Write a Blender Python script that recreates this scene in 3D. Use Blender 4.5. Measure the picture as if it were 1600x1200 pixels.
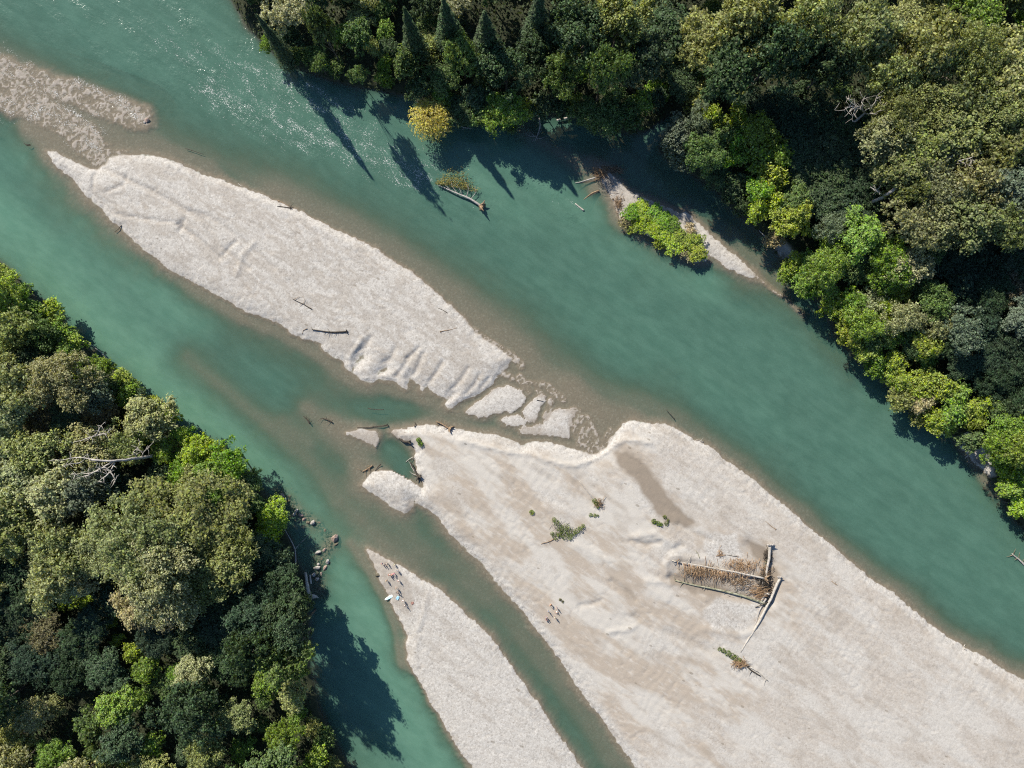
import bpy, bmesh, math, random
import numpy as np
from mathutils import Vector, Matrix

R = math.radians
for o in list(bpy.data.objects):
    bpy.data.objects.remove(o)
scene = bpy.context.scene
C = scene.collection

# ------------------------------------------------------------------ camera, sky, sun, exposure
H = 200.0            # flying height of the camera over the river, metres
S = 0.18             # metres on the water per photo pixel
cam_d = bpy.data.cameras.new('camera')
cam_d.sensor_width = 36.0
cam_d.lens = 36.0 * H / (1600 * S)
cam_d.clip_start = 1.0
cam_d.clip_end = 8000.0
cam = bpy.data.objects.new('camera', cam_d)
cam.location = (0, 0, H)
C.objects.link(cam)
scene.camera = cam

SUN_EL = R(37)
SUN_AZ = math.atan2(-0.58, 0.815)          # clockwise from +Y: the sun stands up and to the left of the picture
world = bpy.data.worlds.new('World')
scene.world = world
world.use_nodes = True
wn = world.node_tree
sky = wn.nodes.new('ShaderNodeTexSky')
sky.sky_type = 'NISHITA'
sky.sun_disc = False
sky.sun_elevation = SUN_EL
sky.sun_rotation = SUN_AZ
sky.altitude = 200
sky.ozone_density = 5.0
sky.dust_density = 0.4
bg = wn.nodes['Background']
bg.inputs['Strength'].default_value = 0.10
wn.links.new(sky.outputs['Color'], bg.inputs['Color'])

sun_d = bpy.data.lights.new('sun', 'SUN')
sun_d.energy = 5.0
sun_d.angle = R(0.5)
sun_d.color = (1.0, 0.955, 0.855)
sun = bpy.data.objects.new('sun', sun_d)
to_sun = Vector((math.sin(SUN_AZ) * math.cos(SUN_EL), math.cos(SUN_AZ) * math.cos(SUN_EL), math.sin(SUN_EL)))
sun.rotation_euler = to_sun.to_track_quat('Z', 'Y').to_euler()
sun.location = to_sun * 900
C.objects.link(sun)

scene.view_settings.view_transform = 'Standard'
scene.view_settings.look = 'None'
scene.view_settings.gamma = 1.0
scene.view_settings.exposure = 0.60
scene.cycles.use_denoising = False
scene.cycles.pixel_filter_type = 'BLACKMAN_HARRIS'
scene.cycles.filter_width = 1.15
scene.cycles.max_bounces = 5
scene.cycles.transparent_max_bounces = 8
scene.cycles.caustics_reflective = False
scene.cycles.caustics_refractive = False


def W(px, py, z=0.0):
    """World point at height z that stands where the photo shows pixel (px, py)."""
    k = 1.0 - z / H
    return Vector(((px - 800) * S * k, (600 - py) * S * k, z))


# ------------------------------------------------------------------ noise
_rng = np.random.RandomState(7)
_LAT = _rng.rand(512, 512)


def vnoise(x, y):
    xi = np.floor(x).astype(np.int64); yi = np.floor(y).astype(np.int64)
    fx = x - xi; fy = y - yi
    fx = fx * fx * fx * (fx * (fx * 6 - 15) + 10); fy = fy * fy * fy * (fy * (fy * 6 - 15) + 10)
    x0 = xi & 511; x1 = (xi + 1) & 511; y0 = yi & 511; y1 = (yi + 1) & 511
    a = _LAT[x0, y0]; b = _LAT[x1, y0]; c = _LAT[x0, y1]; d = _LAT[x1, y1]
    return (a + (b - a) * fx + (c - a) * fy + (a - b - c + d) * fx * fy) * 2 - 1


def fbm(x, y, octv=4, gain=0.5):
    t = 0; amp = 1; n = 0
    for i in range(octv):
        t = t + amp * vnoise(x * 2 ** i + 37.1 * i, y * 2 ** i + 11.7 * i); n += amp; amp *= gain
    return t / n


def sstep(a, b, x):
    t = np.clip((x - a) / (b - a), 0, 1)
    return t * t * (3 - 2 * t)


# ------------------------------------------------------------------ shorelines traced in photo pixels
BAR_ISLAND = [(74,236),(87,238),(105,249),(118,254),(125,256),(132,260),(143,264),(152,267),(158,260),(170,255),(170,247),(190,244),(217,243),(240,244),(265,250),(292,262),(320,275),(350,282),(375,292),(400,301),(432,314),(452,322),(482,336),(512,352),(540,365),(570,379),(590,389),(605,402),(625,415),(645,427),(670,447),(692,467),(712,484),(725,497),(737,512),(755,529),(775,542),(797,557),(801,561),(790,576),(775,590),(766,602),(757,610),(747,616),(733,622),(720,627),(708,635),(700,639),(696,635),(698,629),(707,620),(710,614),(703,617),(697,622),(687,617),(675,610),(667,600),(663,606),(659,612),(656,610),(660,602),(650,596),(641,590),(638,595),(637,602),(635,607),(631,606),(626,602),(620,595),(607,594),(596,592),(592,587),(596,584),(604,580),(607,575),(603,571),(596,575),(589,581),(587,585),(590,590),(585,595),(575,597),(563,592),(555,585),(552,580),(556,571),(565,565),(570,557),(569,553),(562,556),(557,563),(552,571),(550,579),(547,580),(540,575),(539,565),(535,562),(525,560),(507,547),(500,536),(488,531),(477,530),(467,526),(457,521),(447,512),(435,505),(425,501),(400,491),(382,486),(367,475),(350,465),(325,454),(310,445),(297,437),(283,430),(272,425),(257,415),(250,407),(238,400),(227,392),(212,377),(190,357),(172,345),(160,325),(142,310),(127,295),(112,277),(100,268),(92,262),(82,252),(75,241)]
BAR_BROAD = [(610,673),(622,671),(650,665),(665,664),(680,666),(702,669),(725,672),(750,677),(775,680),(800,688),(818,696),(836,691),(860,692),(882,698),(907,704),(924,710),(933,707),(950,697),(953,688),(960,681),(966,672),(972,661),(985,658),(995,659),(1017,662),(1042,664),(1060,672),(1072,680),(1092,690),(1115,702),(1132,717),(1150,731),(1170,745),(1200,771),(1232,795),(1262,822),(1300,852),(1327,877),(1355,900),(1380,917),(1400,929),(1425,952),(1450,972),(1475,992),(1507,1012),(1537,1025),(1570,1047),(1640,1085),(1720,1130),(1850,1205),(2050,1320),(2300,1600),(2200,1900),(1500,1900),(1200,1500),(1040,1270),(985,1185),(930,1110),(885,1047),(860,1010),(840,985),(825,965),(800,936),(787,922),(770,900),(750,877),(727,857),(710,840),(695,822),(683,806),(668,795),(652,785),(642,779),(645,788),(641,797),(633,801),(620,795),(600,781),(580,769),(564,759),(572,751),(580,740),(586,736),(607,736),(625,740),(640,748),(652,757),(660,763),(661,755),(656,747),(648,742),(650,730),(648,717),(650,706),(647,700),(640,692),(630,688),(620,684),(614,680)]
BAR_SPIT = [(573,858),(590,866),(610,876),(626,884),(644,894),(660,906),(675,915),(690,922),(715,947),(742,972),(765,992),(782,1015),(800,1042),(835,1092),(875,1150),(920,1215),(1010,1340),(1150,1560),(1000,1560),(860,1380),(770,1240),(720,1175),(690,1125),(660,1075),(646,1047),(637,1030),(634,1015),(636,992),(627,975),(617,955),(610,939),(602,922),(595,908),(589,893),(584,880),(578,868)]
BAR_ISLET = [(540,677),(552,673),(560,671),(575,671),(585,672),(592,678),(594,686),(592,695),(589,702),(582,696),(570,690),(555,682)]
FINGER_ONE = [(728,643),(740,635),(752,628),(762,618),(768,612),(780,608),(797,602),(806,607),(815,612),(821,619),(819,626),(812,634),(804,640),(797,645),(790,641),(783,643),(772,645),(762,649),(748,650),(738,648)]
FINGER_TWO = [(819,645),(824,637),(832,628),(841,620),(846,617),(853,618),(848,628),(841,638),(838,648),(836,655),(828,660),(824,656),(820,650)]
FINGER_THREE = [(784,655),(791,652),(800,651),(808,650),(814,652),(818,656),(820,660),(815,664),(806,665),(795,664),(787,660)]
FINGER_FOUR = [(841,676),(848,668),(853,657),(860,648),(868,640),(877,639),(884,643),(894,642),(897,645),(893,654),(890,664),(888,674),(889,682),(880,682),(865,679),(850,678)]
FINGER_FIVE = [(811,670),(820,667),(832,668),(843,664),(842,672),(837,678),(825,678),(816,675)]
BAR_BUSHY = [(932,262),(940,262),(950,267),(958,276),(968,286),(980,296),(992,302),(1008,311),(1030,320),(1052,328),(1062,334),(1072,330),(1080,338),(1095,352),(1112,367),(1132,387),(1145,396),(1157,405),(1170,416),(1180,426),(1182,431),(1175,434),(1160,430),(1150,425),(1137,419),(1125,410),(1112,400),(1106,398),(1104,406),(1090,409),(1077,407),(1060,397),(1046,388),(1032,381),(1005,364),(985,355),(974,349),(968,338),(961,322),(954,308),(948,296),(940,284),(934,272)]
LAND_A = [(-9000,-6600),(-900,-330),(-420,90),(-180,290),(0,412),(20,429),(36,446),(48,460),(68,478),(84,498),(104,516),(128,533),(150,556),(168,572),(196,590),(214,614),(228,628),(264,652),(286,675),(318,692),(352,706),(368,722),(388,742),(408,764),(430,795),(446,830),(458,865),(470,890),(478,915),(480,945),(484,975),(482,1012),(486,1055),(500,1110),(530,1170),(600,1290),(760,1560),(1200,2300),(9000,9600),(-9000,9600)]
LAND_B = [(-9000,-9600),(-300,-800),(160,-260),(330,-60),(385,40),(440,95),(520,126),(590,141),(640,150),(660,165),(700,183),(760,190),(800,188),(830,180),(855,178),(905,184),(950,200),(975,207),(1005,207),(1022,196),(1040,180),(1056,172),(1062,182),(1050,200),(1036,216),(1030,232),(1042,248),(1075,267),(1100,282),(1130,307),(1150,325),(1168,346),(1187,362),(1202,380),(1212,394),(1226,420),(1240,447),(1260,456),(1284,474),(1298,497),(1306,524),(1328,549),(1344,565),(1378,588),(1404,614),(1418,634),(1440,660),(1462,670),(1484,676),(1497,684),(1505,700),(1518,716),(1534,732),(1550,750),(1562,768),(1574,797),(1592,818),(1612,838),(1660,885),(1730,945),(1860,1040),(2060,1160),(3000,2000),(9000,8000),(9000,-9600)]
# name, outline, bank softness (m), dry height (m)
BARS = [('island', BAR_ISLAND, 4.0, 0.95), ('broad', BAR_BROAD, 4.6, 1.25), ('spit', BAR_SPIT, 2.6, 0.7), ('islet', BAR_ISLET, 3.5, 0.3),
        ('f1', FINGER_ONE, 6.5, 0.35), ('f2', FINGER_TWO, 6.5, 0.3), ('f3', FINGER_THREE, 6.5, 0.25), ('f4', FINGER_FOUR, 6.5, 0.3),
        ('f5', FINGER_FIVE, 6.5, 0.2), ('bushy', BAR_BUSHY, 3.2, 0.5)]


def poly_sd(poly, X, Y):
    """Signed distance in metres, positive inside, to a polygon in photo pixels."""
    P = np.array([((a - 800) * S, (600 - b) * S) for a, b in poly])
    Q = np.roll(P, -1, axis=0)
    d2 = np.full(X.shape, 1e18); ins = np.zeros(X.shape, bool)
    for (ax, ay), (bx, by) in zip(P, Q):
        ex, ey = bx - ax, by - ay
        t = np.clip(((X - ax) * ex + (Y - ay) * ey) / (ex * ex + ey * ey + 1e-12), 0, 1)
        d2 = np.minimum(d2, (X - ax - t * ex) ** 2 + (Y - ay - t * ey) ** 2)
        if ay != by:
            c = ((ay > Y) != (by > Y)) & (X < ex * (Y - ay) / ey + ax)
            ins ^= c
    d = np.sqrt(d2)
    return np.where(ins, d, -d)


def line_d(pts, X, Y):
    P = [((a - 800) * S, (600 - b) * S) for a, b in pts]
    d2 = np.full(X.shape, 1e18)
    for (ax, ay), (bx, by) in zip(P[:-1], P[1:]):
        ex, ey = bx - ax, by - ay
        t = np.clip(((X - ax) * ex + (Y - ay) * ey) / (ex * ex + ey * ey + 1e-12), 0, 1)
        d2 = np.minimum(d2, (X - ax - t * ex) ** 2 + (Y - ay - t * ey) ** 2)
    return np.sqrt(d2)


def stroke(pts, w, X, Y):
    return np.exp(-(line_d(pts, X, Y) / (w * S)) ** 2)


# shoals: line in photo pixels, half width in pixels, depth in metres, strength
SHOALS = [([(-160,60),(-40,130),(60,175),(130,215),(165,250)], 42, 0.14, 1.0), ([(60,140),(150,160),(225,188)], 26, 0.16, 1.0), ([(45,200),(110,235)], 26, 0.16, 1.0), ([(-60,60),(80,130),(160,190)], 60, 0.22, .9), ([(180,200),(300,250)], 30, 0.45, .8),
          ([(150,225),(230,235),(330,265)], 22, 0.3, .9),
          ([(250,238),(430,298),(600,390),(720,470),(800,545)], 84, 0.66, .94), ([(430,305),(600,396),(720,478),(800,555)], 38, 0.28, .94),
          ([(770,555),(850,600),(930,640),(970,665)], 56, 0.20, 1.0), ([(890,610),(930,690)], 36, 0.13, 1.0), ([(850,560),(930,610),(1040,660)], 52, 0.6, .9),
          ([(1000,640),(1090,680),(1170,735),(1260,810)], 28, 0.5, .8), ([(1260,805),(1360,890),(1480,985),(1600,1055)], 26, 0.45, .75),
          ([(300,440),(380,500),(440,520),(480,548),(560,592),(660,622),(720,642)], 22, 0.3, .95), ([(360,520),(440,560),(520,610)], 34, 0.75, .7),
          ([(480,640),(540,690),(580,740)], 40, 0.30, .95), ([(520,665),(545,680)], 16, .2, .9), ([(560,735),(575,760)], 14, .22, .9),
          ([(440,660),(480,690)], 18, .5, .7),
          ([(640,655),(700,655),(800,672),(880,690),(930,705)], 22, 0.75, .85), ([(830,655),(845,690)], 12, .25, .8),
          ([(290,560),(400,650),(490,730),(540,790),(590,840),(640,875)], 38, 0.42, .92), ([(640,850),(720,905),(800,975),(880,1070),(960,1190)], 40, 0.50, .92),
          ([(548,850),(575,885),(597,930),(616,980),(628,1040)], 12, 0.3, .9),
          ([(440,772),(470,806),(490,818)], 19, 0.20, .93), ([(520,845),(500,870),(496,890),(500,925)], 25, 0.20, .93), ([(460,800),(480,860)], 20, .5, .7),
          ([(820,205),(880,240),(935,272)], 28, 0.3, .9), ([(1175,428),(1225,462),(1256,494)], 10, 0.05, .97), ([(1170,430),(1250,500),(1330,590)], 24, 0.8, .7),
          ([(960,225),(1050,290),(1110,335)], 36, 1.0, .95), ([(1150,365),(1215,430)], 40, 0.5, .95), ([(925,300),(935,292),(950,300)], 10, .25, .8), ([(960,345),(985,358),(1040,395)], 12, .35, .8),
          ([(1385,592),(1412,628)], 11, 0.3, .9), ([(1496,690),(1530,740),(1555,775)], 14, 0.25, .9),
          ([(1640,1080),(1900,1230)], 30, .5, .7)]
DEEPS = [([(612,705),(625,725),(628,738)], 17, 1.7, .95), ([(560,635),(640,645)], 14, 1.3, .6)]

# ------------------------------------------------------------------ the terrain grid
def axis(lo, hi, step, far):
    core = np.arange(lo, hi + step * .5, step)
    t = np.linspace(0, 1, 41)[1:]
    ext = (np.exp(t * 5.5) - 1) / (math.exp(5.5) - 1)
    ax = np.concatenate([(lo - ext * far)[::-1], core, hi + ext * far])
    if len(ax) % 2 == 0:
        ax = np.concatenate([ax, [ax[-1] + far * .2]])
    return ax


GX = axis(-152, 152, 0.36, 2200.0)
GY = axis(-118, 118, 0.36, 2200.0)
X, Y = np.meshgrid(GX, GY)
Xc, Yc = X[::2, ::2], Y[::2, ::2]


def up(a):
    """Coarse grid (every second line) to the full grid."""
    b = np.empty((X.shape[0], a.shape[1])); b[::2] = a; b[1::2] = (a[:-1] + a[1:]) * .5
    c = np.empty(X.shape); c[:, ::2] = b; c[:, 1::2] = (b[:, :-1] + b[:, 1:]) * .5
    return c


edge_n = 0.34 * fbm(X / 2.6, Y / 2.6, 3) + 0.28 * vnoise(X / 0.8, Y / 0.8)
sd_bar = {n: up(poly_sd(p, Xc, Yc)) for n, p, _, _ in BARS}
sd_a = up(poly_sd(LAND_A, Xc, Yc)); sd_b = up(poly_sd(LAND_B, Xc, Yc))
sd_land = np.maximum(sd_a, sd_b) + 0.5 * fbm(X / 4, Y / 4, 3)

# river depth
halo = np.exp(.75 * fbm(X / 22 + 40, Y / 22 + 9, 3) + .3 * fbm(X / 5, Y / 5, 2))
depth = np.full(X.shape, 9.0)
for n, p, soft, h in BARS:
    d = np.maximum(-(sd_bar[n] + edge_n), 0)
    depth = np.minimum(depth, 3.2 * (1 - np.exp(-(d / (min(soft, 4.6) * 1.7 * halo)) ** 1.35)))
d = np.maximum(-sd_land, 0)
depth = np.minimum(depth, 3.2 * (1 - np.exp(-(d / 2.2) ** 1.1)))
big = np.exp(-((X / 400) ** 2 + (Y / 300) ** 2))
for pts, w, dep, st in SHOALS:
    k = up(stroke(pts, w, Xc, Yc)) * st
    depth = np.where(depth > dep, depth + (dep - depth) * k, depth)
for pts, w, dep, st in DEEPS:
    k = up(stroke(pts, w, Xc, Yc)) * st
    depth = depth + (dep - depth) * k
# flow-wise lumps of the bed
ca, sa = math.cos(R(-36)), math.sin(R(-36))
U = X * ca + Y * sa; V = -X * sa + Y * ca
wet_d = np.maximum(depth, 0)
depth = depth * (1 + 0.16 * fbm(U / 16, V / 4.5, 3) + 0.12 * fbm(X / 3, Y / 3, 3)) 
depth = np.maximum(depth, 0.0)

Z = -depth
barmask = np.zeros(X.shape); which = np.full(X.shape, -1)
WU = U + 3.2 * fbm(U / 11 + 3, V / 8, 3); WV = V + 2.2 * fbm(U / 9 + 51, V / 7 + 4, 3)
relief = 0.10 * fbm(WU / 12 + 5, WV / 5.0, 3, .5) + 0.05 * (1 - np.abs(fbm(WU / 8 + 31, WV / 2.0 + 8, 4, .6)) * 2.4) + 0.018 * fbm(X / 1.1, Y / 1.1, 3) - 0.09 * sstep(.86, 1.0, 1 - np.abs(fbm(WU / 12 + 61, WV / 3.2 + 18, 4, .55)) * 2.0)
for i, (n, p, soft, h) in enumerate(BARS):
    s = sd_bar[n] + edge_n + (.42 if n in ('f1', 'f2', 'f3', 'f4', 'f5') else 0)
    rise = np.where(s > 0, h * (1 - np.exp(-np.maximum(s, 0) / (soft * .55))) + 0.02, 0)
    hh = rise + relief * sstep(0.2, 3.5, s) * min(1, h + .2)
    inside = s > 0
    Z = np.where(inside, np.maximum(hh, 0.02 + .02 * np.clip(s, 0, 1)), Z)
    barmask = np.where(inside, 1.0, barmask)
    which = np.where(sd_bar[n] > -1.6, i, which)

# carved and raised marks on the bars
DAMP_LINES = []
def carve(pts, w, dz, mask='broad'):
    global Z
    k = up(stroke(pts, w * .9, Xc, Yc)) * sstep(0.3, 1.5, sd_bar[mask])
    Z = Z + dz * k * (1.35 if mask == 'island' else 1.15)
    if dz < 0: DAMP_LINES.append(np.minimum(k * -dz * 1.5, .45))


for pts, w, dz, m in [
    ([(560,552),(572,540),(580,528)], 4, -.28, 'island'), ([(600,569),(612,560),(618,545)], 4, -.25, 'island'), ([(646,588),(655,570),(662,552)], 4, -.3, 'island'),
    ([(671,598),(684,580),(692,566)], 3.5, -.3, 'island'), ([(636,560),(648,552),(655,543)], 3, -.3, 'island'), ([(705,610),(722,592),(732,575)], 3.5, -.28, 'island'),
    ([(728,616),(742,600),(750,585)], 3, -.25, 'island'), ([(752,606),(764,592)], 3, -.22, 'island'), ([(618,590),(632,572),(640,560)], 3.5, -.28, 'island'),
    ([(545,560),(556,545),(568,528)], 3, .22, 'island'), ([(583,545),(610,555),(640,575)], 3, .16, 'island'),
    ([(160,262),(240,300),(320,345),(345,385),(390,420)], 4, -.3, 'island'), ([(150,270),(146,300),(180,335),(240,345),(280,350),(300,370)], 3, -.22, 'island'),
    ([(200,275),(196,290),(170,300)], 3, -.2, 'island'), ([(300,330),(330,340),(380,375),(430,420)], 4, -.2, 'island'), ([(285,355),(310,372),(335,395),(345,405)], 3.5, -.35, 'island'),
    ([(280,352),(290,345),(283,362)], 3, -.3, 'island'), ([(350,400),(362,385),(372,378)], 3, -.25, 'island'), ([(400,380),(380,400),(372,430)], 4, .2, 'island'),
    ([(250,250),(330,280),(430,322),(560,388)], 7, .16, 'island'), ([(430,400),(460,440),(480,470)], 5, .15, 'island'), ([(455,440),(490,480),(505,500)], 4, -.14, 'island'),
    ([(720,686),(800,707),(832,709),(850,717),(872,723),(897,727),(920,720),(940,709),(960,694),(976,687),(998,688),(1015,692)], 4.5, .30, 'broad'),
    ([(640,700),(655,730),(662,760),(672,790),(700,822)], 5, .18, 'broad'), ([(640,676),(700,684),(760,700)], 6, .2, 'broad'),
    ([(990,838),(1020,832),(1048,846),(1055,870)], 7, .28, 'broad'), ([(985,843),(1010,850),(1030,845)], 4, -.3, 'broad'), ([(1045,858),(1065,850)], 4, -.28, 'broad'),
    ([(900,850),(960,880),(1000,905),(1040,935)], 8, .2, 'broad'), ([(955,905),(975,920),(992,935)], 4, -.25, 'broad'), ([(992,960),(998,970)], 6, -.3, 'broad'),
    ([(1000,970),(985,980),(950,985)], 4, .22, 'broad'), ([(905,945),(930,940),(940,935)], 4, -.2, 'broad'), ([(1040,985),(1080,1000),(1110,1015)], 8, -.22, 'broad'),
    ([(1100,980),(1150,990),(1175,985)], 6, .2, 'broad'), ([(1010,905),(1050,910),(1090,915),(1100,935)], 5, .22, 'broad'), ([(1170,850),(1190,870),(1203,880)], 12, -.45, 'broad'), ([(1199,896),(1202,914),(1198,936)], 10, -1.1, 'broad'), ([(1050,900),(1080,912),(1150,930),(1190,935)], 7, -.35, 'broad'), ([(1060,886),(1120,900),(1190,910)], 14, -.25, 'broad'), ([(1040,895),(1038,880),(1050,868),(1100,872)], 5, .25, 'broad'),
    ([(1045,902),(1070,915),(1095,925)], 9, -.25, 'broad'), ([(900,750),(915,775),(925,785)], 7, -.18, 'broad'), ([(855,790),(880,800)], 10, .2, 'broad'), ([(1060,818),(1085,832),(1110,842)], 5, -.2, 'broad'),
    ([(970,700),(1010,745),(1040,790),(1075,815)], 12, -.2, 'broad'),
    ([(655,992),(648,1020),(652,1055)], 4, .14, 'spit'), ([(668,925),(662,960),(648,995)], 3.5, .14, 'spit')]:
    carve(pts, w, dz, m)
# small ripple trains on the broad bar
rip = np.sin(U * 2.6 + 3 * vnoise(X / 5, Y / 5)) * sstep(-.1, .5, vnoise(X / 14 + 3, Y / 14)) * 0.018
Z = Z + rip * sstep(1.0, 4.0, sd_bar['broad'])
peb = np.zeros(X.shape)
for pts, w, st in [([(812,592),(828,612)], 12, .9), ([(838,604),(846,618)], 9, .9), ([(862,622),(858,640),(852,652)], 8, .9), ([(780,580),(800,592)], 12, .8), ([(898,645),(905,670),(912,690)], 18, .95), ([(915,655),(930,690),(925,704)], 17, .9), ([(822,600),(850,600),(880,625)], 12, .8), ([(760,616),(772,604),(790,588)], 7, .6),
                   ([(828,652),(838,662)], 8, .8), ([(820,672),(850,676)], 8, .8), ([(955,672),(945,690),(935,703)], 9, .8), ([(800,556),(815,572)], 12, .8), ([(700,478),(760,528),(800,552)], 8, .7), ([(560,375),(640,420),(700,470)], 5, .6), ([(870,640),(885,632),(903,620)], 10, .55),
                   ([(1180,430),(1200,448),(1222,464)], 5, .9), ([(1225,466),(1252,492)], 4, .75), ([(960,318),(970,345)], 8, .7), ([(-160,60),(-20,140),(60,168),(115,200),(155,240)], 36, .95), ([(-60,90),(60,130),(140,155),(218,184)], 34, .9), ([(160,240),(200,236)], 12, .7), ([(740,640),(790,646)], 5, .5), ([(700,640),(725,646)], 5, .7)]:
    peb = np.maximum(peb, up(stroke(pts, w, Xc, Yc)) * st)
stones = -0.022 + 0.095 * vnoise(X / .42 + 9, Y / .42) + .05 * vnoise(X / .9, Y / .9 + 4) + .03 * vnoise(X / 3.2 * .8 + Y / 3.2 * .6, -X / .9 * .6 + Y / .9 * .8)
Z = np.where((Z < 0.05) & (peb > .04), np.maximum(Z, stones - 1.6 * (1 - sstep(.05, .72, peb + .10 * vnoise(X / 3, Y / 3)))), Z)
# wooded banks
s = sd_land
bank = 1.9 * (1 - np.exp(-np.maximum(s, 0) / 1.3)) + 0.035 * np.clip(s, 0, 120) + 0.35 * fbm(X / 9, Y / 9, 3) * sstep(1, 6, s)
Z = np.where(s > 0, np.maximum(bank, Z), Z)
# the white sand pocket at the foot of the wooded bank
pk = up(poly_sd([(1497,682),(1508,676),(1520,688),(1535,700),(1546,722),(1552,745),(1545,744),(1530,730),(1512,712),(1500,698)], Xc, Yc))
pk2 = up(poly_sd([(1207,384),(1222,380),(1240,398),(1252,410),(1240,412),(1222,400)], Xc, Yc))
pocket = np.maximum(sstep(-.6, .5, pk + edge_n), sstep(-.6, .5, pk2 + edge_n))
Z = np.where(pocket > 0, Z + (0.35 + 0.1 * relief - Z) * pocket, Z)
Z = np.where(np.hypot(X, Y) > 500, np.maximum(Z, -3), Z)

# surface masks
forest = sstep(-0.9, 0.2, s) * (1 - pocket)
grav = np.zeros(X.shape)
def pm(poly, soft=2.5):
    return sstep(-soft, soft, up(poly_sd(poly, Xc, Yc)) + 2.2 * fbm(X / 5, Y / 5, 3))
grav = np.maximum(grav, pm([(190,230),(300,255),(480,330),(640,420),(800,560),(760,640),(640,600),(560,520),(470,420),(360,360),(250,310)]))
grav = np.maximum(grav, pm([(960,640),(1060,650),(1200,760),(1330,870),(1420,960),(1700,1150),(1700,1700),(1100,1300),(1200,1040),(1260,960),(1240,880),(1160,830),(1090,820),(1040,760),(1010,700)], 4) * (1 - .45 * sstep(-230, -60, -Y * 0 - (Y + 60) * 3)))
grav = np.maximum(grav, pm([(560,730),(640,730),(680,790),(700,830),(640,820)], 1))
grav = np.maximum(grav, sstep(4.2, 0.6, sd_bar['broad']))
grav = np.maximum(grav, .62 * sstep(-.1, .5, fbm(WU / 13 + 17, WV / 6 + 3, 4, .6)) * (sd_bar['broad'] > 0))
grav = np.maximum(grav, pm([(1100,830),(1150,830),(1165,870),(1110,880)], 1)); grav = np.maximum(grav, pm([(1120,930),(1190,940),(1160,980),(1110,985),(1100,950)], 1))
grav = np.maximum(grav, pm([(665,920),(760,985),(860,1120),(1000,1400),(700,1150),(650,1000)], 1))
for n in ('f1', 'f2', 'f3', 'f4', 'f5', 'bushy'):
    grav = np.maximum(grav, sstep(-.5, .2, sd_bar[n]))
damp = np.zeros(X.shape)
for poly, st in [([(954,702),(978,704),(1000,718),(1020,740),(1037,765),(1055,786),(1082,810),(1090,820),(1072,823),(1044,817),(1022,800),(1005,770),(990,748),(968,728)], .95),
                 ([(1165,843),(1185,848),(1206,862),(1208,880),(1195,885),(1178,868),(1171,860)], 1.0), ([(1044,900),(1060,888),(1110,905),(1150,918),(1110,932),(1080,925),(1050,912)], .85),
                 ([(1203,880),(1213,890),(1216,905),(1204,940),(1186,940),(1184,900)], .95), ([(1060,884),(1150,900),(1190,912),(1190,935),(1120,922),(1060,905)], .6),  # first patch: damp scour pit, its black shade also put into the colour
                 ([(1048,868),(1075,862),(1090,875),(1060,880)], .35), ([(955,905),(985,918),(996,938),(980,932)], .5), ([(1035,980),(1060,985),(1095,1005),(1075,1010)], .35),
                 ([(858,882),(870,884),(868,892)], .4), ([(540,672),(595,670),(596,700),(560,690)], .5), ([(606,670),(625,668),(628,684),(610,684)], .6),
                 ([(640,780),(655,785),(648,800),(630,802)], .6), ([(915,745),(925,748),(932,760),(920,756)], .35), ([(985,1020),(1040,1010),(1030,1030)], .3),
                 ([(235,350),(270,350),(275,365),(245,368)], .25), ([(300,380),(330,390),(340,408),(315,400)], .28), ([(160,300),(185,305),(180,318)], .25),
                 ([(573,852),(605,872),(640,905),(650,935),(640,960),(615,945),(595,905)], .42), ([(932,262),(955,270),(1000,300),(1060,330),(1080,345),(1000,360),(960,330)], .3)]:
    damp = np.maximum(damp, st * sstep(-.9, .9, up(poly_sd(poly, Xc, Yc)) + .8 * fbm(X / 2.2, Y / 2.2, 3)))
damp = np.maximum(damp, .62 * sstep(.25, .6, peb) * sstep(.16, .03, Z) )
damp = np.maximum(damp, .3 * sstep(.15, .6, fbm(U / 7 + 9, V / 2.5, 4)) * barmask)
for k in DAMP_LINES: damp = np.maximum(damp, k * (.6 + .6 * vnoise(X / 1.6, Y / 1.6)))
shore = np.where(barmask > 0, sstep(0.10, 0.03, Z), 0)
damp = np.maximum(damp, shore * .2)
damp = np.maximum(damp, .32 * sstep(.25, .7, 1 - np.abs(fbm(WU / 9 + 70, WV / 3 + 4, 4, .6)) * 3.2) * barmask * sstep(1, 3, sd_bar['island']))

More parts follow.
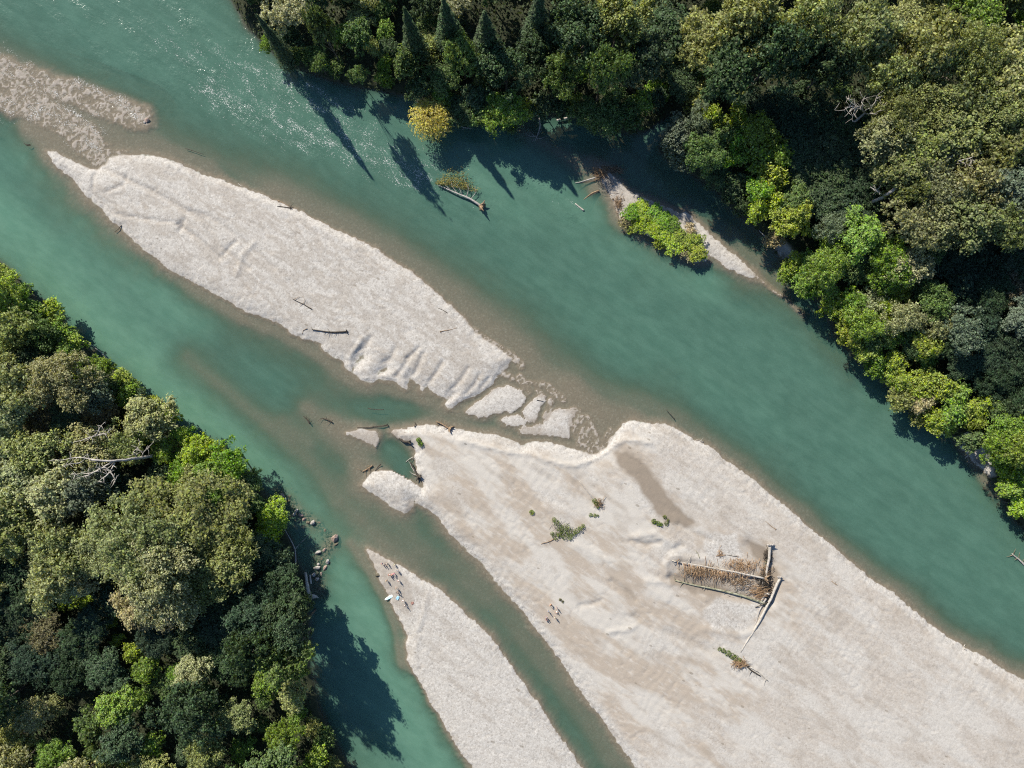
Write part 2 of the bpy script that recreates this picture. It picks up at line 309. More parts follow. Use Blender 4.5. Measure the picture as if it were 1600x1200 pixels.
# water masks
chop = np.zeros(X.shape); foam_glint = np.zeros(X.shape); milk = np.zeros(X.shape)
for pts, w, st in [([(-200,20),(-60,110),(60,170),(150,225)], 48, .6), ([(150,160),(225,186)], 20, .7), ([(330,130),(420,190),(540,230),(660,270),(760,300)], 62, .7),
                   ([(400,60),(520,150),(640,230)], 70, .6), ([(-400,-250),(100,-60),(330,90)], 150, .45), ([(810,270),(860,310),(900,340)], 20, .8), ([(640,330),(760,330)], 40, .35),
                   ([(900,640),(915,690),(900,700)], 18, .55), ([(770,570),(850,620),(890,640)], 14, .5)]:
    chop = np.maximum(chop, up(stroke(pts, w, Xc, Yc)) * st)
for pts, w, st in [([(-160,80),(-20,150),(60,165),(120,205),(150,235),(165,250)], 24, .8), ([(-120,20),(40,120),(110,170),(150,205)], 40, .75), ([(120,130),(190,160),(222,186)], 16, .9), ([(-40,170),(30,178),(60,180)], 22, .75), ([(100,222),(130,242),(150,258)], 4, .8), ([(170,245),(185,238)], 6, .7),
                   ([(820,270),(850,300),(880,325)], 9, .5), ([(886,312),(896,318),(911,329)], 3, 1.0), ([(883,330),(893,337)], 5, .5),
                   ([(330,140),(420,185),(520,220),(600,248),(660,275)], 58, .74), ([(380,110),(480,150),(560,200)], 56, .72), ([(250,60),(380,110)], 60, .62), ([(660,280),(690,290)], 12, .5), ([(740,325),(752,331),(757,330)], 3, .8), ([(690,295),(720,320),(750,331)], 6, .35),  # the wide strokes paint sun glints as white flecks among the white water
                   ([(745,300),(752,310)], 4, .6), ([(720,250),(745,270)], 16, .45), ([(430,160),(440,185)], 14, .5), ([(590,240),(620,250)], 14, .5), ([(300,130),(420,170)], 40, .3),
                   ([(905,650),(900,680)], 10, .4), ([(920,690),(935,680)], 10, .35), ([(840,612),(880,632)], 8, .3), ([(790,590),(830,607)], 8, .3)]:
    foam_glint = np.maximum(foam_glint, up(stroke(pts, w, Xc, Yc)) * st)
for pts, w, st in [([(-300,120),(-60,300),(60,400),(180,520),(300,640),(420,750),(500,830),(560,900),(600,990),(640,1100),(720,1250)], 60, 1.0), ([(40,240),(150,370),(300,500)], 46, .75),
                   ([(800,230),(860,290),(940,340),(1020,400),(1100,440)], 40, .55), ([(740,280),(800,330)], 30, .35)]:
    milk = np.maximum(milk, up(stroke(pts, w, Xc, Yc)) * st)
milk = np.clip(milk + .22 * fbm(U / 30, V / 7, 4), 0, 1)
print('terrain grid', X.shape)


def grid_mesh(name, sel, zz, attrs):
    """A mesh of the grid's quads picked by SEL (one flag per quad), with float attributes."""
    nr, nc = X.shape
    idx = np.arange(nr * nc).reshape(nr, nc)
    q = np.stack([idx[:-1, :-1], idx[:-1, 1:], idx[1:, 1:], idx[1:, :-1]], -1)[sel]
    used, inv = np.unique(q.ravel(), return_inverse=True)
    co = np.stack([X.ravel()[used], Y.ravel()[used], zz.ravel()[used]], -1).astype(np.float32)
    me = mesh_np(name, co, inv.reshape(-1, 4))
    me.polygons.foreach_set('use_smooth', np.ones(len(me.polygons), bool))
    for k, a in attrs.items():
        at = me.attributes.new(k, 'FLOAT', 'POINT')
        at.data.foreach_set('value', a.ravel()[used].astype(np.float32))
    me.update()
    return me


def mesh_np(name, co, quads):
    me = bpy.data.meshes.new(name)
    n = len(quads); k = quads.shape[1]
    me.vertices.add(len(co)); me.vertices.foreach_set('co', np.ascontiguousarray(co, np.float32).ravel())
    me.loops.add(n * k); me.loops.foreach_set('vertex_index', quads.astype(np.int32).ravel())
    me.polygons.add(n); me.polygons.foreach_set('loop_start', np.arange(0, n * k, k, dtype=np.int32))
    try:
        me.polygons.foreach_set('loop_total', np.full(n, k, np.int32))
    except Exception:
        pass
    me.update(calc_edges=True)
    return me


# ------------------------------------------------------------------ materials
def new_mat(name):
    m = bpy.data.materials.new(name); m.use_nodes = True
    nt = m.node_tree
    for n in list(nt.nodes):
        nt.nodes.remove(n)
    out = nt.nodes.new('ShaderNodeOutputMaterial')
    return m, nt, out


class NB:
    """Short hand for wiring nodes."""
    def __init__(s, nt): s.nt = nt
    def n(s, t, **kw):
        x = s.nt.nodes.new(t)
        for k, v in kw.items(): setattr(x, k, v)
        return x
    def put(s, sock, v):
        if hasattr(v, 'is_linked') or hasattr(v, 'links'): s.nt.links.new(v, sock)
        elif isinstance(v, (tuple, list)) and len(v) == 3 and len(sock.default_value) == 4: sock.default_value = (*v, 1)
        else: sock.default_value = v
    def attr(s, name): return s.n('ShaderNodeAttribute', attribute_name=name).outputs['Fac']
    def math(s, op, a, b=0.0, clamp=False):
        x = s.n('ShaderNodeMath', operation=op, use_clamp=clamp); s.put(x.inputs[0], a); s.put(x.inputs[1], b); return x.outputs[0]
    def mix(s, f, a, b, mode='MIX'):
        x = s.n('ShaderNodeMix', data_type='RGBA', blend_type=mode); s.put(x.inputs['Factor'], f); s.put(x.inputs['A'], a); s.put(x.inputs['B'], b) if False else None
        s.put(x.inputs[6], a); s.put(x.inputs[7], b); return x.outputs[2]
    def pos(s): return s.n('ShaderNodeNewGeometry').outputs['Position']
    def mapped(s, v, scale=(1, 1, 1), rot=(0, 0, 0)):
        x = s.n('ShaderNodeMapping', vector_type='TEXTURE'); s.put(x.inputs['Vector'], v); x.inputs['Scale'].default_value = tuple(1 / k for k in scale); x.inputs['Rotation'].default_value = tuple(-k for k in rot); return x.outputs[0]
    def noise(s, v, scale, detail=3, rough=.55, out='Fac'):
        x = s.n('ShaderNodeTexNoise'); s.put(x.inputs['Vector'], v); x.inputs['Scale'].default_value = scale; x.inputs['Detail'].default_value = detail; x.inputs['Roughness'].default_value = rough; return x.outputs[out]
    def vor(s, v, scale, out='Color', feature='F1'):
        x = s.n('ShaderNodeTexVoronoi', feature=feature); s.put(x.inputs['Vector'], v); x.inputs['Scale'].default_value = scale; return x.outputs[out]
    def ramp(s, f, stops):
        x = s.n('ShaderNodeValToRGB'); s.put(x.inputs[0], f); e = x.color_ramp.elements
        while len(e) < len(stops): e.new(.5)
        for el, (p, c) in zip(e, stops): el.position = p; el.color = (*c, 1) if len(c) == 3 else c
        return x.outputs[0]
    def range(s, f, a, b, c=0.0, d=1.0):
        x = s.n('ShaderNodeMapRange', interpolation_type='SMOOTHSTEP'); s.put(x.inputs[0], f)
        for i, v in enumerate((a, b, c, d)): x.inputs[i + 1].default_value = v
        return x.outputs[0]
    def bump(s, h, strength, dist):
        x = s.n('ShaderNodeBump'); s.put(x.inputs['Strength'], strength); x.inputs['Distance'].default_value = dist; s.put(x.inputs['Height'], h); return x.outputs[0]


def ground_material():
    m, nt, out = new_mat('river_ground')
    b = NB(nt); p = b.pos()
    flow = b.mapped(p, (.35, 1, 1), (0, 0, R(36)))
    n_big = b.noise(flow, .16, 5, .6); n_mid = b.noise(flow, .9, 5, .65); n_fine = b.noise(p, 5.0, 3, .7); n_grain = b.noise(p, 2.2, 4, .75)
    sand = b.mix(b.range(n_big, .42, .58), (.350, .292, .232), (.445, .405, .352))
    sand = b.mix(b.range(n_mid, .52, .72, 0, .5), sand, (.50, .458, .405))
    sand = b.mix(b.range(n_grain, .6, .75, 0, .35), sand, (.29, .25, .20))
    cell = b.vor(p, 2.4); cell2 = b.vor(p, 4.6)
    cs = b.n('ShaderNodeSeparateColor'); b.put(cs.inputs[0], cell); cs2 = b.n('ShaderNodeSeparateColor'); b.put(cs2.inputs[0], cell2)
    g1 = b.ramp(cs.outputs[0], [(0, (.20, .178, .152)), (.18, (.345, .312, .272)), (.6, (.425, .390, .345)), (1, (.56, .525, .475))])
    g2 = b.ramp(cs2.outputs[1], [(0, (.31, .28, .245)), (.5, (.415, .38, .335)), (1, (.51, .475, .43))])
    gravel = b.mix(.5, g1, g2)
    gravel = b.mix(b.range(n_mid, .35, .7, 0, .35), gravel, (.445, .41, .36))
    gf = b.math('MULTIPLY', b.attr('gravel'), b.range(n_mid, .25, .5, .55, 1.0))
    dry = b.mix(gf, sand, gravel)
    vf = b.n('ShaderNodeTexVoronoi', feature='F1'); b.put(vf.inputs['Vector'], b.mapped(p, (.7, 1.3, 1), (0, 0, R(25)))); vf.inputs['Scale'].default_value = .34
    sp = b.n('ShaderNodeSeparateColor'); b.put(sp.inputs[0], vf.outputs['Color'])
    fleck = b.math('MULTIPLY', b.math('LESS_THAN', vf.outputs['Distance'], b.math('MULTIPLY', sp.outputs[0], .16)), b.math('GREATER_THAN', sp.outputs[1], .72))
    dry = b.mix(b.math('MULTIPLY', fleck, .55), dry, (.17, .14, .105))
    dry = b.mix(b.math('MULTIPLY', b.attr('damp'), 1.1, True), dry, b.mix(n_grain, (.205, .165, .125), (.27, .22, .17)))
    stone = b.ramp(cs.outputs[0], [(0, (.165, .125, .093)), (.5, (.205, .158, .120)), (.85, (.240, .19, .147)), (1, (.31, .26, .21))])
    shallow = b.mix(b.math('MULTIPLY', b.attr('gravel'), .35), b.mix(n_mid, (.185, .140, .104), (.238, .184, .138)), stone)
    shallow = b.mix(.15, shallow, stone)
    algae = b.mix(n_grain, (.092, .088, .046), (.140, .128, .075))
    bed = b.mix(b.range(b.attr('depth'), .3, 1.1), shallow, algae)
    col = b.mix(b.range(b.attr('depth'), 0.0, .035), dry, bed)
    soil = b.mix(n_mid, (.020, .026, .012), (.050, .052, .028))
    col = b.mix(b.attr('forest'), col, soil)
    bs = b.n('ShaderNodeBsdfPrincipled'); b.put(bs.inputs['Base Color'], col)
    bs.inputs['Roughness'].default_value = .9; bs.inputs['Specular IOR Level'].default_value = .2
    rd = b.n('ShaderNodeTexNoise', noise_type='RIDGED_MULTIFRACTAL'); b.put(rd.inputs['Vector'], b.mapped(p, (.16, .62, .5), (0, 0, R(36)))); rd.inputs['Scale'].default_value = 1.0; rd.inputs['Detail'].default_value = 5; rd.inputs['Distortion'].default_value = 1.3
    rills = b.math('MULTIPLY', b.math('MULTIPLY', rd.outputs['Fac'], .55), b.math('SUBTRACT', 1.0, b.math('MULTIPLY', b.attr('gravel'), .7)))
    hgt = b.math('ADD', rills, b.math('MULTIPLY', n_fine, .35)); hgt = b.math('ADD', hgt, b.math('ADD', b.math('MULTIPLY', n_mid, .9), b.math('MULTIPLY', b.vor(p, 2.4, 'Distance'), -.5)))
    b.put(bs.inputs['Normal'], b.bump(hgt, .22, .14))
    nt.links.new(bs.outputs[0], out.inputs[0])
    return m


def water_material():
    m, nt, out = new_mat('river_water')
    b = NB(nt); p = b.pos()
    flow = b.mapped(p, (.45, 1, 1), (0, 0, R(36)))
    dep = b.attr('depth'); milk = b.attr('milk'); chop = b.attr('chop'); foam_glint = b.attr('foam_glint')
    mott = b.noise(flow, .35, 5, .6); fine = b.noise(p, 2.6, 3, .7)
    fac = b.math('SUBTRACT', 1.0, b.math('POWER', 2.718, b.math('MULTIPLY', dep, -.66)))
    fac = b.math('MULTIPLY', fac, b.range(mott, .2, .8, .93, 1.05), True)
    teal = b.mix(b.range(mott, .3, .7), (.063, .138, .100), (.078, .157, .115))
    teal = b.mix(b.range(fine, .35, .7, 0, .4), teal, (.050, .106, .078))
    strk = b.noise(b.mapped(p, (.06, .9, 1), (0, 0, R(36))), 1.0, 4, .6)
    teal = b.mix(b.range(strk, .5, .72, 0, .32), teal, (.082, .158, .118)); teal = b.mix(b.range(strk, .46, .3, 0, .25), teal, (.048, .108, .080))
    body = b.mix(milk, teal, b.mix(b.range(mott, .35, .65), (.098, .208, .145), (.112, .222, .156)))
    tr = b.n('ShaderNodeBsdfTransparent'); tr.inputs[0].default_value = (.93, .95, .92, 1)
    df = b.n('ShaderNodeBsdfDiffuse'); b.put(df.inputs[0], body)
    mx = b.n('ShaderNodeMixShader'); b.put(mx.inputs[0], fac); nt.links.new(tr.outputs[0], mx.inputs[1]); nt.links.new(df.outputs[0], mx.inputs[2])
    # broken white water, plus sun glints painted as white flecks
    fn = b.noise(flow, .5, 4, .6); fn2 = b.noise(flow, 4.2, 3, .7)
    ff = b.math('ADD', b.math('MULTIPLY', fn, .35), b.math('MULTIPLY', fn2, .65))
    thr = b.math('SUBTRACT', .72, b.math('MULTIPLY', foam_glint, .24))
    fm = b.math('MULTIPLY', b.math('MULTIPLY', b.math('SUBTRACT', ff, thr), 14.0, True), b.math('MULTIPLY', foam_glint, 1.8, True), True)
    wf = b.n('ShaderNodeBsdfDiffuse'); wf.inputs[0].default_value = (.62, .60, .56, 1)
    mf = b.n('ShaderNodeMixShader'); b.put(mf.inputs[0], b.math('MULTIPLY', fm, .85)); nt.links.new(mx.outputs[0], mf.inputs[1]); nt.links.new(wf.outputs[0], mf.inputs[2])
    # ripples and mirror
    h = b.math('ADD', b.math('MULTIPLY', b.noise(flow, 1.3, 4, .65), 1.0), b.math('MULTIPLY', b.noise(p, .45, 2, .5), .8))
    st = b.math('ADD', b.math('MULTIPLY', b.math('MULTIPLY', chop, b.range(b.noise(flow, .22, 3, .6), .4, .62, .1, 1.0)), .36), .045)
    nrm = b.bump(h, st, .9)
    gl = b.n('ShaderNodeBsdfGlossy'); gl.inputs['Roughness'].default_value = .14; b.put(gl.inputs['Normal'], nrm)
    lw = b.n('ShaderNodeLayerWeight'); b.put(lw.inputs['Normal'], nrm)
    fr = b.math('ADD', b.math('MULTIPLY', b.math('POWER', lw.outputs['Facing'], 5.0), .98), .02, True)
    b.put(df.inputs['Normal'], nrm)
    mg = b.n('ShaderNodeMixShader'); b.put(mg.inputs[0], fr); nt.links.new(mf.outputs[0], mg.inputs[1]); nt.links.new(gl.outputs[0], mg.inputs[2])
    nt.links.new(mg.outputs[0], out.inputs[0])
    return m


def leaf_material():
    m, nt, out = new_mat('leaves')
    b = NB(nt)
    oc = b.n('ShaderNodeObjectInfo').outputs['Color']
    rnd = b.n('ShaderNodeNewGeometry').outputs['Random Per Island']
    hv = b.n('ShaderNodeHueSaturation'); b.put(hv.inputs['Color'], oc)
    b.put(hv.inputs['Hue'], b.range(rnd, 0, 1, .478, .518)); b.put(hv.inputs['Value'], b.ramp(b.math('FRACT', b.math('MULTIPLY', rnd, 7.3)), [(0, (.45,) * 3), (.5, (.95,) * 3), (1, (1.5,) * 3)]))
    b.put(hv.inputs['Saturation'], b.range(b.math('FRACT', b.math('MULTIPLY', rnd, 3.7)), 0, 1, .75, 1.1))
    bs = b.n('ShaderNodeBsdfPrincipled'); b.put(bs.inputs['Base Color'], hv.outputs[0]); bs.inputs['Roughness'].default_value = .6; bs.inputs['Specular IOR Level'].default_value = .2
    tl = b.n('ShaderNodeBsdfTranslucent'); b.put(tl.inputs[0], b.mix(1.0, hv.outputs[0], (1.25, 1.15, .45), 'MULTIPLY'))
    mx = b.n('ShaderNodeMixShader'); mx.inputs[0].default_value = .38
    nt.links.new(bs.outputs[0], mx.inputs[1]); nt.links.new(tl.outputs[0], mx.inputs[2]); nt.links.new(mx.outputs[0], out.inputs[0])
    return m


def rough_material(name, c1, c2, scale=3.0, rough=.85, bump=.4, stretch=(1, 1, 1), spec=.25):
    m, nt, out = new_mat(name)
    b = NB(nt); tc = b.n('ShaderNodeTexCoord').outputs['Object']; v = b.mapped(tc, stretch)
    n1 = b.noise(v, scale, 5, .65)
    bs = b.n('ShaderNodeBsdfPrincipled'); b.put(bs.inputs['Base Color'], b.mix(b.range(n1, .3, .7), c1, c2))
    bs.inputs['Roughness'].default_value = rough; bs.inputs['Specular IOR Level'].default_value = spec
    if bump: b.put(bs.inputs['Normal'], b.bump(n1, bump, .08))
    nt.links.new(bs.outputs[0], out.inputs[0])
    return m


M_GROUND = ground_material(); M_WATER = water_material(); M_LEAF = leaf_material()
M_BARK = rough_material('bark', (.055, .045, .036), (.15, .125, .10), 2.5)
M_PALE = rough_material('bleached_wood', (.30, .262, .215), (.50, .45, .385), 2.0)
M_GREY = rough_material('weathered_wood', (.25, .225, .20), (.44, .40, .36), 2.0)
M_BROWN = rough_material('brown_deadwood', (.13, .085, .05), (.34, .235, .145), 2.0)
M_RUST = rough_material('rusty_twigs', (.20, .115, .06), (.42, .28, .16), 3.0)
M_DARK = rough_material('wet_dark_wood', (.030, .024, .018), (.085, .068, .052), 2.0)
M_MOSS = rough_material('mossy_wood', (.13, .13, .07), (.36, .34, .25), 1.2)
M_ROCK = rough_material('boulder_rock', (.22, .19, .165), (.50, .46, .41), 1.6, .9, .6)
M_RUDDY = rough_material('ruddy_rock', (.19, .125, .095), (.40, .31, .26), 1.8, .9, .6)
M_SUNK = rough_material('sunken_rock', (.09, .075, .052), (.20, .175, .12), 1.6, .9, .6)


# ------------------------------------------------------------------ object helpers
def setp(o, label=None, cat=None, group=None, kind=None):
    for k, v in (('label', label), ('category', cat), ('group', group), ('kind', kind)):
        if v: o[k] = v
    return o


def link(name, me, mat=None, parent=None):
    o = bpy.data.objects.new(name, me)
    C.objects.link(o)
    if mat is not None and not me.materials: me.materials.append(mat)
    if parent is not None: o.parent = parent
    return o


def thing(name, loc, label, cat, group=None, rz=0.0):
    o = bpy.data.objects.new(name, None); C.objects.link(o)
    o.empty_display_size = .2; o.location = loc; o.rotation_euler = (0, 0, rz)
    return setp(o, label, cat, group)


def copy_tree(root):
    r = root.copy(); C.objects.link(r)
    for ch in root.children:
        c = ch.copy(); C.objects.link(c); c.parent = r
        for g in ch.children:
            d = g.copy(); C.objects.link(d); d.parent = c
    return r


def ground_z(x, y):
    i = np.searchsorted(GX, x); j = np.searchsorted(GY, y)
    return float(Z[min(max(j, 0), len(GY) - 1), min(max(i, 0), len(GX) - 1)])


class TB:
    """Collects tubes, boxes and blobs into one mesh."""
    def __init__(s): s.v = []; s.f = []
    def tube(s, pts, radii, n=7, wob=0.0, rng=random):
        pts = [Vector(p) for p in pts]; base = len(s.v)
        for i, p in enumerate(pts):
            t = (pts[min(i + 1, len(pts) - 1)] - pts[max(i - 1, 0)]).normalized()
            a = t.orthogonal().normalized(); c = t.cross(a)
            if i and abs(t.z) < .9:
                a = t.cross(Vector((0, 0, 1))).normalized(); c = t.cross(a)
            elif abs(t.z) < .9:
                a = t.cross(Vector((0, 0, 1))).normalized(); c = t.cross(a)
            r = radii[i] if isinstance(radii, (list, tuple)) else radii
            for k in range(n):
                an = 2 * math.pi * k / n; rr = r * (1 + rng.uniform(-wob, wob))
                s.v.append(p + a * math.cos(an) * rr + c * math.sin(an) * rr)
        for i in range(len(pts) - 1):
            for k in range(n):
                k2 = (k + 1) % n
                s.f.append((base + i * n + k, base + i * n + k2, base + (i + 1) * n + k2, base + (i + 1) * n + k))
        s.f.append(tuple(base + k for k in range(n))[::-1]); s.f.append(tuple(base + (len(pts) - 1) * n + k for k in range(n)))
        return s
    def mesh(s, name, smooth=True):
        me = bpy.data.meshes.new(name); me.from_pydata([tuple(p) for p in s.v], [], s.f)
        if smooth: me.polygons.foreach_set('use_smooth', [True] * len(me.polygons))
        me.update(); return me


def wander(a, b, n, amp, rng, sag=0.0):
    """A bent line of n+1 points from a to b."""
    a = Vector(a); b = Vector(b); d = b - a; side = d.cross(Vector((0, 0, 1)))
    side = side.normalized() if side.length > 1e-6 else Vector((1, 0, 0))
    out = []; o = 0; ph = rng.uniform(0, 6.28); L = d.length
    for i in range(n + 1):
        t = i / n
        o = math.sin(t * math.pi) * amp * L * .5 * math.sin(ph) + rng.uniform(-1, 1) * amp * L * .12 * math.sin(t * math.pi)
        out.append(a + d * t + side * o + Vector((0, 0, sag * math.sin(t * math.pi))))
    return out


# ------------------------------------------------------------------ setting: ground, gravel bars, river
quad_bar = which[:-1, :-1]
attrs = {'gravel': grav, 'damp': damp, 'forest': forest, 'depth': np.maximum(-Z, 0)}
g = link('ground', grid_mesh('ground', quad_bar < 0, Z, attrs), M_GROUND)
setp(g, 'dark wooded river banks and brown stony bed running under the water', 'ground', None, 'structure')
BAR_LABELS = ['long pale sand and gravel island in the middle of the river', 'broad pale sand bar carrying the log jam and green bushes',
              'narrow gravel spit where the larger party of people stands', 'small damp triangular islet beside the tip of the broad sand bar',
              'widest gravel finger off the tail of the long island', 'slim gravel finger with a dark stick on it', 'small oval gravel finger lying below the two larger fingers',
              'outermost squarish gravel finger off the long island', 'thin low gravel patch at the foot of the outermost finger', 'thin gravel bar carrying the bushy islet below the wooded bank']
for i, (n, p, soft, h) in enumerate(BARS):
    o = link('gravel_bar', grid_mesh('gravel_bar', quad_bar == i, Z, attrs), M_GROUND)
    setp(o, BAR_LABELS[i], 'gravel bar', None, 'structure')
zq = np.minimum(np.minimum(Z[:-1, :-1], Z[1:, 1:]), np.minimum(Z[1:, :-1], Z[:-1, 1:]))
w = link('river', grid_mesh('river', zq < 0.05, np.zeros(X.shape), {'depth': np.maximum(-Z, 0), 'milk': milk, 'chop': chop, 'foam_glint': foam_glint}), M_WATER)
setp(w, 'milky turquoise river water with glinting riffles', 'river', None, 'structure')

# ------------------------------------------------------------------ trees
def leaf_quads(pos, nrm, size, rng, asp=.62):
    n = len(pos)
    nrm = nrm / np.maximum(np.linalg.norm(nrm, axis=1, keepdims=True), 1e-6)
    u = np.cross(nrm, rng.normal(size=(n, 3))); u /= np.maximum(np.linalg.norm(u, axis=1, keepdims=True), 1e-6)
    v = np.cross(nrm, u)
    sz = (size * rng.uniform(.55, 1.35, n))[:, None]
    a = pos + u * sz * .5; b_ = pos + v * sz * .5 * asp; c = pos - u * sz * .5; d_ = pos - v * sz * .5 * asp
    co = np.stack([a, b_ + nrm * sz * .1, c, d_ + nrm * sz * .1], 1).reshape(-1, 3)
    return co, np.arange(4 * n).reshape(n, 4)


def make_crown(name, rad, hgt, nl, nleaf, leaf, seed, lobe=(.24, .42), spread=.68, up_bias=.35, low=-.35):
    """A crown of leaf clumps round the origin: lobes on a dome, leaves on the lobes' shells."""
    rng = np.random.RandomState(seed)
    th = rng.uniform(0, 2 * math.pi, nl); cz = rng.uniform(low, 1, nl); rr = np.sqrt(np.maximum(1 - cz ** 2, 0))
    k = spread * rng.uniform(.72, 1.12, nl)
    lc = np.stack([np.cos(th) * rr * rad * k, np.sin(th) * rr * rad * k, cz * hgt * .5 * k * 1.25], 1)
    lr = rad * rng.uniform(*lobe, nl)
    p1, p2, p3 = rng.uniform(0, 6.28, 3); f_ = 1 + .20 * np.sin(2 * th + p1) + .17 * np.sin(3 * th + p2) + .10 * np.sin(5 * th + p3)
    lc[:, 0] *= f_; lc[:, 1] *= f_; lc[:, 2] *= rng.uniform(.7, 1.25, nl)
    lc[0] = (0, 0, hgt * .1); lr[0] = rad * .5
    # every lobe carries smaller sprays
    ns = 13
    sc = []; sr = []
    for i in range(nl):
        dd = rng.normal(size=(ns, 3)); dd[:, 2] = np.abs(dd[:, 2]) * .9 - .15; dd /= np.linalg.norm(dd, axis=1, keepdims=True)
        sc.append(lc[i] + dd * lr[i] * rng.uniform(.55, 1.05, ns)[:, None]); sr.append(lr[i] * rng.uniform(.16, .40, ns))
    sc = np.concatenate(sc); sr = np.concatenate(sr)
    w_ = sr ** 2; pick = rng.choice(len(sc), nleaf, p=w_ / w_.sum())
    d = rng.normal(size=(nleaf, 3)); d[:, 2] += up_bias; d /= np.linalg.norm(d, axis=1, keepdims=True)
    pos = sc[pick] + d * (sr[pick] * rng.uniform(.35, 1.2, nleaf))[:, None] * np.array([1, 1, .7])
    loose = rng.rand(nleaf) < .2
    pos = np.where(loose[:, None], sc[pick] + d * (sr[pick] * rng.uniform(1.2, 2.3, nleaf))[:, None], pos)
    nrm = d + rng.normal(size=(nleaf, 3)) * .5 + np.array([-.35, .5, .75])
    co, q = leaf_quads(pos, nrm, leaf, rng)
    me = mesh_np(name, co, q); me.materials.append(M_LEAF)
    return me, lc


def make_trunk(name, h, r, lc, czr, seed, limbs=7):
    """Tapered trunk from the ground to crown height h, with limbs to the crown's lobes."""
    rng = random.Random(seed); t = TB()
    top = (rng.uniform(-.03, .03) * h, rng.uniform(-.03, .03) * h, h)
    ln = wander((0, 0, -.6), top, 6, .05, rng)
    t.tube(ln, [r * (1.35 - 1.1 * i / 6) for i in range(7)], 7, .08, rng)
    for c in list(lc[1:limbs + 1]):
        s_ = ln[rng.randint(3, 5)]
        e = Vector((c[0], c[1], h + c[2] * .85))
        t.tube(wander(s_, e, 4, .15, rng), [r * .45, r * .36, r * .27, r * .17, r * .06], 5, .08, rng)
    me = t.mesh(name); me.materials.append(M_BARK)
    return me


SPECIES = {}
def proto(kind, rad, hc, ch, nl, nleaf, leaf, seeds, trunk_r, **kw):
    """Prototypes of a kind: crown radius, crown centre height, crown height."""
    lst = []
    for s_ in seeds:
        cm, lc = make_crown('crown', rad, ch, nl, nleaf, leaf, s_, **kw)
        lst.append((cm, make_trunk('trunk', hc, trunk_r, lc, ch, s_ + 500)))
    SPECIES[kind] = dict(rad=rad, hc=hc, ch=ch, meshes=lst)


proto('large', 11.0, 17.0, 12.0, 60, 27000, .60, (11, 12, 13, 14), .55, lobe=(.13, .30), spread=.84)
proto('medium', 6.0, 10.5, 8.0, 34, 10500, .52, (21, 22, 23, 24, 25), .3, lobe=(.17, .38), spread=.80)
proto('small', 3.4, 4.6, 4.2, 19, 4000, .44, (31, 32, 33, 34), .14, lobe=(.22, .46), spread=.72)
proto('shrub', 1.9, 1.5, 2.2, 10, 1300, .34, (41, 42, 43), .07, lobe=(.34, .5), spread=.6)


def make_conifer(seed):
    rng = np.random.RandomState(seed); n = 11000
    t = rng.rand(n) ** .75                       # 0 at the top
    h = 24 * (1 - t) + 4
    ang = rng.randint(0, 9, n) * (2 * math.pi / 9) + np.floor(t * 26) * 2.4 + rng.normal(size=n) * .14
    rad = (0.25 + 4.0 * t) * np.sqrt(rng.rand(n)) * (1 + .25 * np.sin(np.floor(t * 26) * 5))
    pos = np.stack([np.cos(ang) * rad, np.sin(ang) * rad, h - rad * .35 - 16 + rng.normal(size=n) * .2], 1)
    nrm = np.stack([np.cos(ang) * .5, np.sin(ang) * .5, np.ones(n)], 1) + rng.normal(size=(n, 3)) * .35
    co, q = leaf_quads(pos, nrm, .6, rng, .45)
    cm = mesh_np('crown', co, q); cm.materials.append(M_LEAF)
    tb = TB().tube([(0, 0, -.6), (0, 0, 9), (.1, 0, 18), (0, 0, 27.5)], [.5, .4, .25, .04], 7)
    tm = tb.mesh('trunk'); tm.materials.append(M_BARK)
    return cm, tm


SPECIES['conifer'] = dict(rad=4.2, hc=16.0, ch=24, meshes=[make_conifer(s_) for s_ in (51, 52, 53)])


def make_willow(seed):
    rng = np.random.RandomState(seed); n = 8000
    k = rng.randint(0, 90, n); a = k * 2.399; lr = 1.2 + 3.6 * np.sqrt((k + .5) / 90)
    t = rng.rand(n)
    rad = lr * (.25 + .95 * t); z = 2.6 * np.sin(t * math.pi * .55) - 3.2 * t ** 2.2 + 1.6 * (1 - lr / 5)
    pos = np.stack([np.cos(a + t * .3) * rad, np.sin(a + t * .3) * rad, z], 1) + rng.normal(size=(n, 3)) * .22
    nrm = np.stack([np.cos(a) * .5, np.sin(a) * .5, np.ones(n)], 1) + rng.normal(size=(n, 3)) * .5
    co, q = leaf_quads(pos, nrm, .5, rng, .35)
    cm = mesh_np('crown', co, q); cm.materials.append(M_LEAF)
    tb = TB(); r_ = random.Random(seed)
    tb.tube(wander((0, 0, -.5), (.3, 0, 6.5), 5, .08, r_), [.34, .3, .26, .22, .18, .12], 7, .08, r_)
    for i in range(16):
        an = i * 2.399; L = r_.uniform(2.5, 4.6)
        tb.tube([(.1, 0, 4.2), (math.cos(an) * L * .5, math.sin(an) * L * .5, 7.3), (math.cos(an) * L, math.sin(an) * L, 6.2)], [.1, .07, .02], 5)
    tm = tb.mesh('trunk'); tm.materials.append(M_PALE)
    return cm, tm


SPECIES['willow'] = dict(rad=5.0, hc=6.0, ch=5, meshes=[make_willow(61)])

